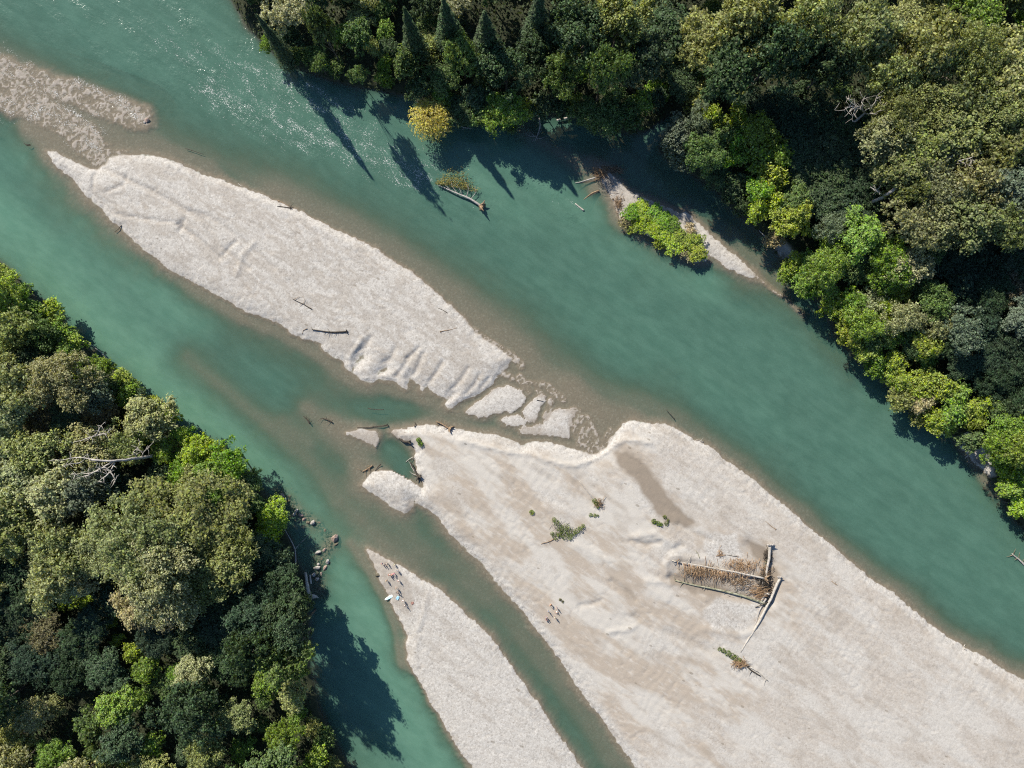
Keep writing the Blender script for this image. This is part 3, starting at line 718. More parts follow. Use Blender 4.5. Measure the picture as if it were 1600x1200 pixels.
COL = {  # leaf colours; the darkest greens have the shade of shaded crowns put in
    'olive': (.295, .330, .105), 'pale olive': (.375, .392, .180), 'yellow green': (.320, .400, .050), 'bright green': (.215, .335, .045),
    'vivid green': (.220, .380, .036), 'lime': (.345, .470, .036), 'dark green': (.080, .128, .055), 'shaded green': (.055, .092, .045), 'greyish green': (.185, .230, .135),
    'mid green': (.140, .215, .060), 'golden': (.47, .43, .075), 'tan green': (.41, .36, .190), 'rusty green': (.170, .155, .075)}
SIZE = [(0, 'tiny'), (2.4, 'small'), (4.2, 'medium'), (7.0, 'large'), (10.5, 'huge')]
PROTO_ROOT = {}
TREES = []        # (x, y) of the crown in photo pixels, radius px, root object, colour, kind, bank
tree_rng = random.Random(5)


def plant(px, py, rpx, colour, kind=None, height=None, bank='?', tint=1.0):
    """One tree whose crown shows at photo pixel (px, py) with a radius of rpx pixels."""
    rad = rpx * S
    if kind is None:
        kind = 'large' if rad > 8.2 else 'medium' if rad > 4.4 else 'small' if rad > 2.3 else 'shrub'
    sp = SPECIES[kind]
    k = rad / sp['rad'] * tree_rng.uniform(.95, 1.08)
    kz = (height / (sp['hc'] + sp['ch'] * .5)) if height else k * tree_rng.uniform(.9, 1.12)
    zc = sp['hc'] * kz
    gx, gy, _ = W(px, py, 2 + zc)
    gz = max(ground_z(gx, gy), 0.0)
    v = tree_rng.randrange(len(sp['meshes']))
    key = (kind, v)
    nm = {'conifer': 'conifer_tree', 'willow': 'willow_tree', 'shrub': 'shrub', 'small': 'shrub', 'large': 'broad_crowned_tree'}.get(kind, 'broadleaf_tree')
    if key not in PROTO_ROOT:
        cm, tm = sp['meshes'][v]
        root = thing(nm, (0, 0, 0), None, 'bush' if kind in ('shrub', 'small') else 'tree')
        t_ = link('trunk', tm, None, root)
        c_ = link('crown', cm, None, root); c_.location = (0, 0, sp['hc'])
        PROTO_ROOT[key] = root
    else:
        root = copy_tree(PROTO_ROOT[key])
    root.location = (gx, gy, gz)
    root.rotation_euler = (0, 0, tree_rng.uniform(0, 6.28))
    root.scale = (k, k, kz)
    c0 = COL[colour]; j = tree_rng.uniform(.86, 1.16) * tint
    for ch in root.children:
        if ch.name.startswith('crown'):
            ch.color = (c0[0] * j * tree_rng.uniform(.93, 1.07), c0[1] * j, c0[2] * j * tree_rng.uniform(.85, 1.15), 1)
    TREES.append((px, py, rpx, root, colour, kind, bank))
    return root


T_A = [  # boulder-strewn bank (bottom left of the photo)
    (12,462,27,'yellow green'),(48,484,22,'bright green'),(72,492,20,'yellow green'),(2,432,20,'yellow green'),(30,452,14,'bright green'),(60,520,26,'mid green'),(88,524,22,'bright green'),(110,534,20,'yellow green'),(20,520,30,'olive'),
    (40,556,34,'dark green'),(104,556,18,'bright green'),(84,548,22,'mid green'),(30,602,40,'pale olive'),(92,596,46,'pale olive'),(136,584,24,'bright green'),(158,573,15,'bright green'),(148,612,28,'greyish green'),(190,592,19,'yellow green'),(178,604,17,'mid green'),
    (198,616,20,'bright green'),(214,626,14,'dark green'),(150,640,28,'rusty green'),(14,652,32,'pale olive'),(60,655,30,'rusty green'),(110,655,30,'dark green'),(228,652,32,'pale olive'),(262,648,16,'lime'),(238,634,16,'yellow green'),
    (190,692,27,'olive'),(146,704,34,'pale olive'),(78,704,36,'olive'),(30,706,30,'dark green'),(226,682,15,'bright green'),(284,684,17,'vivid green'),(300,704,24,'lime'),(322,708,26,'lime'),(352,716,26,'vivid green'),(258,708,20,'bright green'),
    (292,742,24,'vivid green'),(330,742,26,'bright green'),(372,742,18,'bright green'),(388,756,20,'mid green'),(252,740,20,'shaded green'),(270,762,16,'shaded green'),(36,752,36,'pale olive'),(92,768,38,'pale olive'),(140,762,32,'greyish green'),(32,800,40,'olive'),(16,842,34,'olive'),(180,758,20,'dark green'),
    (296,806,66,'olive'),(224,842,56,'olive'),(348,842,50,'olive'),(176,862,44,'pale olive'),(104,850,40,'olive'),(252,900,56,'pale olive'),(318,890,52,'olive'),(226,944,30,'tan green'),(272,948,30,'tan green'),(366,880,34,'olive'),(344,776,28,'bright green'),(306,768,26,'olive'),
    (90,906,34,'pale olive'),(130,905,26,'pale olive'),(116,934,15,'lime'),(140,936,11,'lime'),(424,808,26,'lime'),(416,840,22,'lime'),(396,784,18,'mid green'),(404,862,24,'dark green'),(372,800,20,'shaded green'),(428,866,20,'dark green'),(436,896,24,'dark green'),
    (444,930,26,'dark green'),(440,966,28,'dark green'),(456,995,24,'dark green'),(448,1030,28,'mid green'),(410,930,26,'shaded green'),(400,968,28,'shaded green'),(396,1010,30,'dark green'),(470,950,14,'dark green'),
    (350,940,26,'shaded green'),(340,985,30,'shaded green'),(300,1004,28,'dark green'),(250,996,26,'shaded green'),(352,1030,28,'dark green'),(306,1046,26,'pale olive'),(232,1044,22,'bright green'),(214,1016,14,'yellow green'),(190,996,12,'yellow green'),(178,968,12,'yellow green'),
    (30,900,34,'shaded green'),(56,944,32,'shaded green'),(18,974,32,'shaded green'),(80,986,30,'rusty green'),(130,1004,32,'shaded green'),(60,1030,32,'shaded green'),(110,1050,28,'shaded green'),(170,1040,28,'dark green'),(150,972,24,'shaded green'),(12,1030,26,'dark green')]
T_B = [  # wooded bank across the wide channel
    (724,172,26,'dark green'),(758,176,24,'mid green'),(790,170,32,'bright green'),(822,168,18,'yellow green'),(800,190,14,'mid green'),(745,156,22,'dark green'),(850,160,22,'dark green'),(872,166,18,'dark green'),(893,158,14,'yellow green'),(920,176,26,'mid green'),(950,182,26,'mid green'),
    (980,178,24,'mid green'),(1004,162,20,'bright green'),(960,158,22,'mid green'),(986,198,9,'dark green'),(1020,158,18,'dark green'),
    (1058,210,26,'greyish green'),(1092,200,28,'greyish green'),(1062,240,24,'greyish green'),(1098,240,28,'mid green'),(1120,270,26,'dark green'),(1130,218,24,'mid green'),(1108,186,18,'yellow green'),(1146,190,22,'yellow green'),(1172,210,26,'yellow green'),(1150,226,16,'vivid green'),
    (1144,248,16,'vivid green'),(1150,290,24,'dark green'),(1196,222,22,'yellow green'),(1184,252,24,'bright green'),(1200,280,22,'yellow green'),(1180,300,24,'vivid green'),(1186,328,18,'lime'),(1206,320,18,'lime'),(1160,318,16,'dark green'),(1214,250,20,'bright green'),
    (1232,200,34,'shaded green'),(1270,180,32,'dark green'),(1316,196,30,'dark green'),(1240,240,30,'dark green'),(1284,228,34,'dark green'),(1330,244,30,'dark green'),(1250,284,32,'dark green'),(1296,276,32,'dark green'),(1336,292,28,'shaded green'),(1240,322,26,'mid green'),(1286,318,30,'dark green'),(1326,336,26,'shaded green'),(1224,290,20,'mid green'),(1180,170,30,'shaded green'),(1222,164,24,'dark green'),(1356,262,22,'dark green'),
    (1394,190,44,'olive'),(1440,178,46,'olive'),(1492,172,42,'olive'),(1376,224,34,'pale olive'),(1426,232,38,'olive'),(1478,224,40,'olive'),(1540,186,46,'olive'),(1588,180,40,'olive'),(1550,236,40,'olive'),(1596,236,36,'pale olive'),
    (1398,276,32,'olive'),(1440,276,36,'pale olive'),(1404,308,22,'olive'),(1462,312,34,'pale olive'),(1512,296,42,'pale olive'),(1560,296,38,'greyish green'),(1416,346,36,'pale olive'),(1456,356,32,'pale olive'),(1500,344,38,'olive'),(1546,348,34,'olive'),(1590,332,34,'greyish green'),(1576,380,28,'dark green'),(1440,384,24,'mid green'),
    (1374,372,26,'shaded green'),(1360,330,22,'shaded green'),(1480,400,30,'shaded green'),(1524,402,30,'shaded green'),(1562,420,30,'shaded green'),(1596,410,26,'dark green'),(1500,440,30,'shaded green'),(1540,462,30,'shaded green'),(1584,460,28,'rusty green'),(1590,500,26,'greyish green'),(1540,505,28,'shaded green'),(1570,540,28,'shaded green'),(1530,560,28,'shaded green'),(1590,580,28,'shaded green'),(1552,600,26,'shaded green'),(1500,560,22,'shaded green'),(1600,630,24,'shaded green'),(1578,640,20,'dark green'),
    (1236,344,26,'yellow green'),(1222,356,16,'mid green'),(1266,366,10,'lime'),(1214,372,14,'tan green'),(1296,358,24,'greyish green'),(1318,362,16,'mid green'),(1340,368,27,'bright green'),(1294,390,20,'bright green'),(1316,392,16,'bright green'),(1346,394,20,'dark green'),(1308,412,18,'bright green'),(1284,420,30,'bright green'),(1240,412,17,'yellow green'),(1230,426,13,'bright green'),(1262,410,14,'bright green'),(1258,442,20,'bright green'),(1290,448,20,'bright green'),(1332,424,20,'mid green'),
    (1388,412,32,'bright green'),(1416,418,30,'pale olive'),(1360,432,20,'yellow green'),(1376,446,22,'bright green'),(1404,446,20,'yellow green'),(1436,446,20,'mid green'),
    (1304,476,22,'yellow green'),(1330,472,22,'bright green'),(1356,474,22,'pale olive'),(1382,480,20,'lime'),(1400,500,26,'pale olive'),(1322,502,20,'yellow green'),(1348,506,24,'bright green'),(1336,528,20,'yellow green'),(1364,530,22,'mid green'),(1388,530,20,'bright green'),(1358,552,18,'yellow green'),(1420,524,20,'mid green'),(1438,540,22,'yellow green'),(1448,560,15,'bright green'),(1370,568,18,'bright green'),(1396,562,18,'yellow green'),(1418,548,14,'dark green'),
    (1456,474,26,'mid green'),(1460,506,24,'pale olive'),(1498,512,28,'greyish green'),(1478,540,22,'dark green'),
    (1392,584,15,'yellow green'),(1410,596,18,'yellow green'),(1438,596,20,'yellow green'),(1420,618,22,'olive'),(1444,628,20,'tan green'),(1466,606,22,'yellow green'),(1490,616,20,'bright green'),(1440,648,18,'olive'),(1464,656,20,'yellow green'),(1488,646,20,'bright green'),(1510,640,18,'yellow green'),(1486,668,12,'yellow green'),(1524,656,16,'yellow green'),(1536,634,17,'lime'),(1554,640,16,'mid green'),
    (1570,672,24,'bright green'),(1592,662,22,'bright green'),(1562,698,24,'bright green'),(1590,700,26,'yellow green'),(1572,732,20,'lime'),(1598,736,22,'bright green'),(1562,716,14,'lime'),(1584,766,20,'bright green'),(1596,790,20,'lime'),(1574,752,14,'lime')]
OUT_B = [  # the same wood beyond the photo's upper edge: its tall trees throw the long shadows on the water
    (424,56,16,'dark green','conifer',29),(506,50,20,'dark green',None,29),(560,62,24,'mid green',None,12),(500,100,18,'mid green',None,8),(420,66,14,'bright green',None,6),(560,116,16,'mid green',None,7),(644,56,20,'dark green','conifer',31),(600,124,14,'bright green',None,6),(640,100,24,'mid green',None,13),
    (700,40,26,'dark green','conifer',29),(722,90,26,'mid green',None,18),(760,60,28,'dark green','conifer',30),(790,110,34,'dark green',None,19),(846,76,34,'dark green',None,18),(840,30,26,'dark green','conifer',31),(880,116,28,'mid green',None,18),
    (906,60,40,'dark green',None,26),(946,112,30,'mid green',None,26),(966,40,40,'olive',None,28),(1000,100,34,'dark green',None,22),(1030,50,42,'dark green',None,14),(1060,120,30,'dark green',None,10),(1090,66,42,'olive',None,15),
    (1140,110,40,'dark green',None,27),(1160,40,44,'olive',None,30),(1210,90,44,'dark green',None,29),(1262,46,44,'olive',None,29),(1290,112,40,'dark green',None,25),(1340,60,42,'olive',None,25),(1380,130,40,'olive',None,22),(1430,84,44,'olive',None,24),(1500,100,46,'olive',None,23),(1570,110,44,'olive',None,23)]
TALL = {'large': None}
plant(672, 182, 31, 'golden', 'willow', 8.5, 'b')
for (a, b_, r_, c_) in T_A:
    shade = c_ in ('shaded green', 'dark green', 'rusty green')  # crowns standing in shade, their shade painted into the leaf colour
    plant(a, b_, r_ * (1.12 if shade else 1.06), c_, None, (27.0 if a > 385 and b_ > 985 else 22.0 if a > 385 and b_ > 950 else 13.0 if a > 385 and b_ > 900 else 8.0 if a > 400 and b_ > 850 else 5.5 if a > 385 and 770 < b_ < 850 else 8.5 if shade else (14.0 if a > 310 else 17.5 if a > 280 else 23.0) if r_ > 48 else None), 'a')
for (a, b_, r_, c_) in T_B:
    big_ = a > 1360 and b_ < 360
    shade = c_ in ('shaded green', 'dark green', 'rusty green')
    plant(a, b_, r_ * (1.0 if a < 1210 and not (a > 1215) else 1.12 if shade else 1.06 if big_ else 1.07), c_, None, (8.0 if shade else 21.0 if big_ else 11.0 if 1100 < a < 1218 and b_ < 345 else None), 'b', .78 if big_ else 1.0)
for (a, b_, r_, c_, kd, hh) in OUT_B:
    plant(a, b_, r_, c_, kd, hh, 'b')
# vivid bushes that cover the islet
for (a, b_, r_, c_) in [(988,332,13,'vivid green'),(1004,326,13,'lime'),(1022,334,14,'vivid green'),(1008,344,14,'lime'),(1036,346,14,'vivid green'),(1022,356,14,'lime'),(1052,352,12,'bright green'),(1040,366,15,'lime'),(1062,366,13,'yellow green'),(1080,358,10,'tan green'),(1058,382,13,'lime'),(1078,376,13,'yellow green'),(1094,374,10,'yellow green'),(1074,394,11,'tan green'),(1092,392,12,'yellow green'),(1100,400,7,'lime'),(978,346,9,'tan green'),(994,352,10,'yellow green'),(1034,378,9,'yellow green')]:
    plant(a, b_, r_ * 1.16, c_, 'shrub' if r_ < 12 else 'small', 2.2 if r_ < 12 else 2.9, 'islet')
# the rest of both woods, beyond and between the crowns traced above
fill_rng = random.Random(77)
taken = [(t[0], t[1], t[2]) for t in TREES]


def in_land(px, py):
    x, y, _ = W(px, py)
    i = min(max(np.searchsorted(GX, x), 0), len(GX) - 1); j = min(max(np.searchsorted(GY, y), 0), len(GY) - 1)
    return sd_a[j, i], sd_b[j, i]


cnt = 0
for _ in range(16000):
    a = fill_rng.uniform(-130, 1730); b_ = fill_rng.uniform(-90, 1310)
    if cnt > 150: break
    la, lb = in_land(a, b_)
    if max(la, lb) < 3.0: continue
    inside = 0 < a < 1600 and 160 < b_ < 1040
    r_ = fill_rng.uniform(22, 40)
    if max(la, lb) < 7: r_ *= .62
    if any((a - t[0]) ** 2 + (b_ - t[1]) ** 2 < ((r_ + t[2]) * (.80 if not inside else .72)) ** 2 for t in taken): continue
    cc = fill_rng.choice(['dark green', 'shaded green', 'mid green'] if inside else ['olive', 'pale olive', 'mid green', 'dark green', 'bright green', 'olive'])  # crowns between the traced ones get the greens with shade painted in
    plant(a, b_, r_, cc, None, (8.0 if inside else None), 'a' if la > lb else 'b')
    taken.append((a, b_, r_)); cnt += 1
cnt2 = 0
for _ in range(14000):
    a = fill_rng.uniform(-60, 1660); b_ = fill_rng.uniform(-50, 1250)
    if cnt2 > 110: break
    la, lb = in_land(a, b_)
    if max(la, lb) < 1.2 or 0 < a < 1600 and 160 < b_ < 1040: continue
    r_ = fill_rng.uniform(13, 20)
    if any((a - t[0]) ** 2 + (b_ - t[1]) ** 2 < (t[2] * .55 + r_ * .6) ** 2 for t in taken): continue
    plant(a, b_, r_, fill_rng.choice(['mid green', 'dark green', 'olive', 'bright green']), 'small', 5.5, 'a' if la > lb else 'b')
    taken.append((a, b_, r_)); cnt2 += 1
print('trees', len(TREES), 'filled', cnt)

# labels: each tree is told apart by its colour and size and by counting outward from a landmark
LM = {'a': [('bare dead tree', 190, 715), ('pale boulders', 497, 862), ('stranded white root log', 482, 918), ('lime waterside bush', 424, 808), ('two dark waterline sticks', 152, 552), ('pair of lime saplings', 128, 935)],
      'b': [('golden willow', 672, 182), ('bare grey snag', 1345, 165), ('pale plank-like shaded log', 887, 184), ('bushy islet', 1040, 360), ('white sand pocket', 1520, 708), ('grey forked branch', 1500, 250), ('half-hidden grey log', 1394, 300), ('brown bank gap', 1230, 394)],
      'islet': [('twiggy logjam', 938, 272)]}
ORD = ['first', 'second', 'third', 'fourth', 'fifth', 'sixth', 'seventh', 'eighth', 'ninth', 'tenth', 'eleventh', 'twelfth', 'thirteenth', 'fourteenth', 'fifteenth', 'sixteenth', 'seventeenth', 'eighteenth', 'nineteenth', 'twentieth', 'twenty-first', 'twenty-second', 'twenty-third', 'twenty-fourth', 'twenty-fifth', 'twenty-sixth', 'twenty-seventh', 'twenty-eighth']
BANK = {'a': 'on the boulder bank', 'b': 'on the willow bank', 'islet': 'on the islet'}
GROUP = {'a': 'trees of the boulder bank', 'b': 'trees of the willow bank', 'islet': 'bushes on the islet'}
buckets = {}
for t in TREES:
    px, py, rp, root, col, kind, bank = t
    lm = min(LM[bank], key=lambda q: (q[1] - px) ** 2 + (q[2] - py) ** 2)
    size = [n for lim, n in SIZE if rp * S >= lim][-1]
    word = {'conifer': 'conifer', 'willow': 'willow', 'shrub': 'bush', 'small': 'bush'}.get(kind, 'tree')
    buckets.setdefault((bank, lm[0], size, col, word), []).append(((lm[1] - px) ** 2 + (lm[2] - py) ** 2, root))
for (bank, lm, size, col, word), lst in buckets.items():
    lst.sort(key=lambda q: q[0])
    for i, (_, root) in enumerate(lst):
        if word == 'willow':
            lab = 'golden drooping willow leaning over the water at the bank edge'
        elif len(lst) == 1:
            lab = f'only {size} {col} {word} around the {lm}'
        else:
            lab = f'{ORD[min(i, 27)]} {size} {col} {word} counting out from the {lm}'
        root['label'] = lab; root['group'] = ('bushes' if word == 'bush' else 'trees') + GROUP[bank][GROUP[bank].index(' '):]; root['category'] = 'bush' if word == 'bush' else 'tree'

# undergrowth under both woods
def undergrowth(name, sd, label, seed):
    rng = np.random.RandomState(seed); n = 190000
    x = rng.uniform(-165, 165, n); y = rng.uniform(-125, 125, n)
    i = np.clip(np.searchsorted(GX, x), 0, len(GX) - 1); j = np.clip(np.searchsorted(GY, y), 0, len(GY) - 1)
    ok = (sd[j, i] > .2) & (pocket[j, i] < .3)
    x, y, i, j = x[ok], y[ok], i[ok], j[ok]
    z = Z[j, i] + rng.rand(len(x)) * (.5 + 1.6 * np.clip(fbm(x / 5, y / 5, 2) + .4, 0, 1)) * sstep(.2, 3, sd[j, i])+.1
    nrm = rng.normal(size=(len(x), 3)) * .6 + np.array([0, 0, 1.0])
    co, q = leaf_quads(np.stack([x, y, z], 1), nrm, .8, rng, .7)
    o = link(name, mesh_np(name, co, q), M_LEAF)
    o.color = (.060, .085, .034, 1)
    setp(o, label, 'undergrowth', None, 'stuff')


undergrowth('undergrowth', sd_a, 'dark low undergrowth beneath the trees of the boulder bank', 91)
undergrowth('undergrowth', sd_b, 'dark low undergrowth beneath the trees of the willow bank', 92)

# ------------------------------------------------------------------ driftwood, snags, log jam
def rootwad(t, c, d, r, n, rng, flat=.7):
    """Broken roots fanning from the butt of a log."""
    c = Vector(c); d = Vector(d).normalized(); a = d.orthogonal().normalized(); b_ = d.cross(a)
    for i in range(n):
        an = 2 * math.pi * i / n + rng.uniform(-.3, .3); L = r * rng.uniform(.7, 1.5)
        o = (a * math.cos(an) + b_ * math.sin(an)); e = c + o * L + d * L * rng.uniform(-.1, .7)
        e.z = max(e.z, c.z - .8)
        m_ = (c + e) * .5 + o * L * .12 + Vector((rng.uniform(-.1, .1), rng.uniform(-.1, .1), rng.uniform(-.1, .1))) * L
        t.tube([c - d * r * .3, m_, e], [r * .34, r * .2, r * .05], 6, .12, rng)


def log(name, pts, r0, r1, mat, label, cat='log', group=None, z=None, roots=0, root_r=1.0, root_mat=None, branches=(), bmat=None, lift=0.0, bend=.04, nb=0, nbl=1.5, seed=None, twig=None):
    """A fallen trunk along photo pixels PTS, butt end first; parts: trunk, root_wad, branch."""
    rng = random.Random(seed if seed is not None else int(pts[0][0] * 13 + pts[0][1]))
    P = []
    for q in pts:
        a, b_ = q[0], q[1]; zz = q[2] if len(q) > 2 else None
        x, y, _ = W(a, b_)
        if zz is None: zz = (z if z is not None else max(ground_z(x, y), -.05) + r0 * .7 + lift)
        P.append(W(a, b_, zz))
    root = thing(name, P[0].copy(), label, cat, group)
    loc = [p - P[0] for p in P]
    path = []
    for a, b_ in zip(loc[:-1], loc[1:]):
        path += wander(a, b_, 5, bend, rng)[(1 if path else 0):]
    n = len(path)
    t = TB(); t.tube(path, [r0 + (r1 - r0) * i / (n - 1) for i in range(n)], 8, .10, rng)
    link('trunk', t.mesh('trunk'), mat, root)
    if roots:
        t = TB(); rootwad(t, path[0], path[0] - path[1], root_r, roots, rng)
        link('root_wad', t.mesh('root_wad'), root_mat or mat, root)
    for br in branches:
        Q = [W(q[0], q[1], (q[2] if len(q) > 2 else P[0].z + .3)) - P[0] for q in br]
        pth = []
        for a, b_ in zip(Q[:-1], Q[1:]):
            pth += wander(a, b_, 3, .1, rng)[(1 if pth else 0):]
        t = TB(); m_ = len(pth); t.tube(pth, [r1 * 1.0 * (1 - .8 * i / (m_ - 1)) for i in range(m_)], 6, .1, rng)
        link('branch', t.mesh('branch'), bmat or mat, root)
    for i in range(nb):
        k = rng.randint(n // 4, n - 1); d = (path[min(k + 1, n - 1)] - path[k - 1]).normalized()
        sd_ = d.cross(Vector((0, 0, 1))).normalized() * rng.choice((-1, 1))
        e = path[k] + (sd_ + d * rng.uniform(.1, .8) + Vector((0, 0, rng.uniform(-.05, .35)))) * nbl * rng.uniform(.5, 1.2)
        t = TB(); t.tube(wander(path[k], e, 3, .15, rng), [r1 * .7, r1 * .5, r1 * .35, r1 * .1], 5, .1, rng)
        link('branch', t.mesh('branch'), bmat or mat, root)
    return root


def twigs(name, px, py, wpx, hpx, n, mat, label, cat, seed, r=.05, L=(.8, 2.4), zr=(0, .6), ang=None, spread=3.2, kind=None, group=None, base=None):
    """A tangle of thin dead sticks as one heap."""
    rng = random.Random(seed); c = W(px, py); gz = base if base is not None else max(ground_z(c.x, c.y), 0); c.z = gz
    t = TB()
    for _ in range(n):
        x = rng.gauss(0, .42) * wpx * S; y = rng.gauss(0, .42) * hpx * S
        an = (ang if ang is not None else 0) + rng.uniform(-spread, spread); l_ = rng.uniform(*L)
        z0 = rng.uniform(*zr) + .03; z1 = max(.03, z0 + rng.uniform(-.35, .35))
        a = Vector((x - math.cos(an) * l_ / 2, y - math.sin(an) * l_ / 2, z0)); b_ = Vector((x + math.cos(an) * l_ / 2, y + math.sin(an) * l_ / 2, z1))
        t.tube(wander(a, b_, 2, .12, rng), [r, r * .7, r * .3], 4, 0, rng)
    o = link(name, t.mesh(name), mat); o.location = c
    return setp(o, label, cat, group, kind)


# fallen tree lying in the riffle
fr = log('fallen_tree', [(753,323,.5),(735,311,.7),(716,303,.75),(700,296,.6),(684,289,.4)], .34, .10, M_GREY, 'half-sunk fallen tree with yellow leaves midstream in the riffle', 'fallen tree', roots=9, root_r=1.5, root_mat=M_BROWN,
         branches=[[(722,305,.7),(716,292,1.2),(709,280,1.0)],[(716,303,.7),(706,290,1.2),(703,277,.9)],[(728,309,.7),(732,294,1.3),(724,277,1.0)],[(706,298,.6),(694,287,1.2),(690,283,.8)],[(735,312,.6),(744,300,1.0),(742,290,.8)]])
rngf = np.random.RandomState(3); nf = 1500
tt = rngf.rand(nf); fx = 684 + 62 * tt + rngf.normal(size=nf) * 3; fy = 287 + 12 * tt - np.abs(rngf.normal(size=nf)) * 13 * np.sin(np.clip(tt, .05, .95) * 3.14) ** .7 + 2
keep = rngf.rand(nf) < np.where(tt > .75, .35, 1); fx, fy = fx[keep], fy[keep]; nf = len(fx)
pos = np.stack([(fx - 800) * S, (600 - fy) * S, rngf.uniform(.15, 1.6, nf)], 1) - np.array(fr.location)
co, q = leaf_quads(pos, rngf.normal(size=(nf, 3)) * .6 + np.array([0, 0, 1]), .42, rngf, .4)
fo = link('foliage', mesh_np('foliage', co, q), M_LEAF, fr); fo.color = (.27, .235, .055, 1)

# log jam on the broad bar
log('fallen_spruce', [(1197,904,1.8),(1150,894,2.2),(1100,885,2.1),(1050,876,1.6)], .28, .13, M_PALE, 'long pale dead spruce trunk with comb-like branches atop the log jam', 'log', roots=7, root_r=1.1, root_mat=M_BROWN, bend=.01)
spruce = [o for o in C.objects if o.name.startswith('fallen_spruce')][0]
rs = random.Random(12)
for i in range(56):
    t_ = i / 55; px = 1054 + 122 * t_ + rs.uniform(-1, 1); py = 877 + 22 * t_
    l_ = (5 + 30 * math.sin(min(t_ * 1.25, 1) ** .75 * 3.0)) * rs.uniform(.55, 1.15)
    sgn = 1 if rs.random() < .78 else -1
    ex = px + rs.uniform(-2, 9); ey = py + sgn * l_ * (1 if sgn > 0 else .55)
    a = W(px, py, 2.0) - Vector(spruce.location); m_ = W((px + ex) / 2 + rs.uniform(-1, 1), (py + ey) / 2, 2.1) - Vector(spruce.location); e = W(ex, ey, .9) - Vector(spruce.location)
    tb = TB(); tb.tube([a, m_, e], [.095, .075, .03], 5)
    link('branch', tb.mesh('branch'), M_RUST if i % 3 else M_PALE, spruce)
log('driftwood_log', [(1198,944,1.5),(1160,931,1.45),(1120,921,1.35),(1088,915,1.2),(1055,907,1.1)], .34, .16, M_MOSS, 'straight mossy log lying along the lower side of the log jam', 'log', nb=10, nbl=1.3, bend=.012)
log('driftwood_log', [(1203,852,1.9),(1202,872,1.75),(1199,886,1.7),(1196,906,1.5)], .44, .3, M_PALE, 'thick upright-lying pale log with a root plate at the top of the log jam', 'log', roots=8, root_r=1.2, root_mat=M_GREY, bend=.02)
log('driftwood_log', [(1219,903,1.7),(1205,935,1.75),(1188,968,1.55),(1175,990,1.3),(1157,1019,1.1)], .42, .27, M_PALE, 'longest curved pale log sweeping down from the log jam', 'log', roots=6, root_r=.9, root_mat=M_GREY, bend=.03)
log('driftwood_log', [(1197,935,1.6),(1186,955,1.4),(1182,970,1.2),(1176,984,1.1)], .26, .16, M_GREY, 'thin grey log beside the longest curved log', 'log', bend=.03)
log('driftwood_log', [(1200,941,1.9),(1191,945,1.8),(1180,949,1.5)], .14, .09, M_DARK, 'short dark log crossing the mossy log end', 'log')
log('driftwood_log', [(1188,902,1.1),(1178,900,1.1),(1168,897,1.0)], .30, .2, M_GREY, 'short grey log half buried at the middle of the log jam', 'log')
log('root_stump', [(1197,926,1.5),(1192,934,1.4),(1188,944,1.2)], .4, .25, M_PALE, 'pale root stump at the heart of the log jam', 'stump', roots=9, root_r=1.0)
log('driftwood_branch', [(1200,868,1.2),(1196,880,1.2),(1193,888,1.1)], .12, .06, M_MOSS, 'short greenish branch beside the root plate of the thick log', 'branch', nb=3)
twigs('dead_brush', 1112, 896, 54, 9, 190, M_RUST, 'rusty dead brush heaped under the spruce branches', 'brush', 3, zr=(0, 1.7), kind='stuff', ang=R(-75), spread=1.0)
twigs('dead_brush', 1090, 889, 28, 7, 260, M_BROWN, 'brown dead brush at the pointed tip of the spruce', 'brush', 5, zr=(0, 1.5), kind='stuff')
twigs('dead_brush', 1158, 882, 36, 12, 210, M_RUST, 'thin rusty brush scattered above the spruce trunk', 'brush', 4, zr=(0, .9), kind='stuff', ang=R(-80), spread=1.1)
twigs('dead_brush', 1184, 922, 18, 13, 170, M_RUST, 'reddish brush packed against the root stump', 'brush', 6, zr=(0, 1.2), kind='stuff', ang=R(0), spread=.6)
twigs('dead_brush', 1192, 912, 12, 22, 260, M_DARK, 'dark rotten debris mass where the logs of the jam meet', 'brush', 41, zr=(0, 1.5), r=.09)
twigs('dead_brush', 1150, 906, 30, 11, 130, M_BROWN, 'brown bark litter packed between the spruce and the mossy log', 'brush', 42, zr=(0, .9), kind='stuff', r=.06)
twigs('dead_brush', 1197, 866, 7, 9, 90, M_DARK, 'dark root mat hanging in the hollow below the thick log head', 'brush', 43, zr=(0, .7), r=.08)
twigs('dead_brush', 1158, 914, 32, 13, 110, M_GREY, 'grey twigs strewn between the spruce and the mossy log', 'brush', 7, zr=(0, .5), kind='stuff')
twigs('dead_brush', 1194, 892, 8, 14, 70, M_BROWN, 'brown twigs caught along the thick log', 'brush', 8, zr=(.3, 1.6), kind='stuff')
twigs('dead_brush', 1123, 864, 7, 8, 26, M_RUST, 'small rusty brush clump alone above the log jam', 'brush', 9, zr=(0, .3))
log('driftwood_branch', [(1152,869),(1145,869),(1136,867)], .1, .05, M_DARK, 'dark branch flat on the sand above the log jam', 'branch', nb=1)
log('driftwood_branch', [(1093,872),(1090,864),(1087,860)], .1, .05, M_MOSS, 'tiny green branch above the spruce tip', 'branch', nb=2, nbl=.7)
# below the jam
log('driftwood_log', [(1160,1034),(1172,1046),(1188,1056)], .26, .14, M_DARK, 'dark log under the brown brush below the curved log', 'log', nb=3)
log('driftwood_log', [(1172,1042),(1186,1050),(1200,1064)], .22, .1, M_PALE, 'pale split log beside the dark log below the jam', 'log', nb=2)
twigs('dead_brush', 1153, 1033, 13, 8, 130, M_RUST, 'tan brush heap below the foot of the curved log', 'brush', 10, zr=(0, .7))
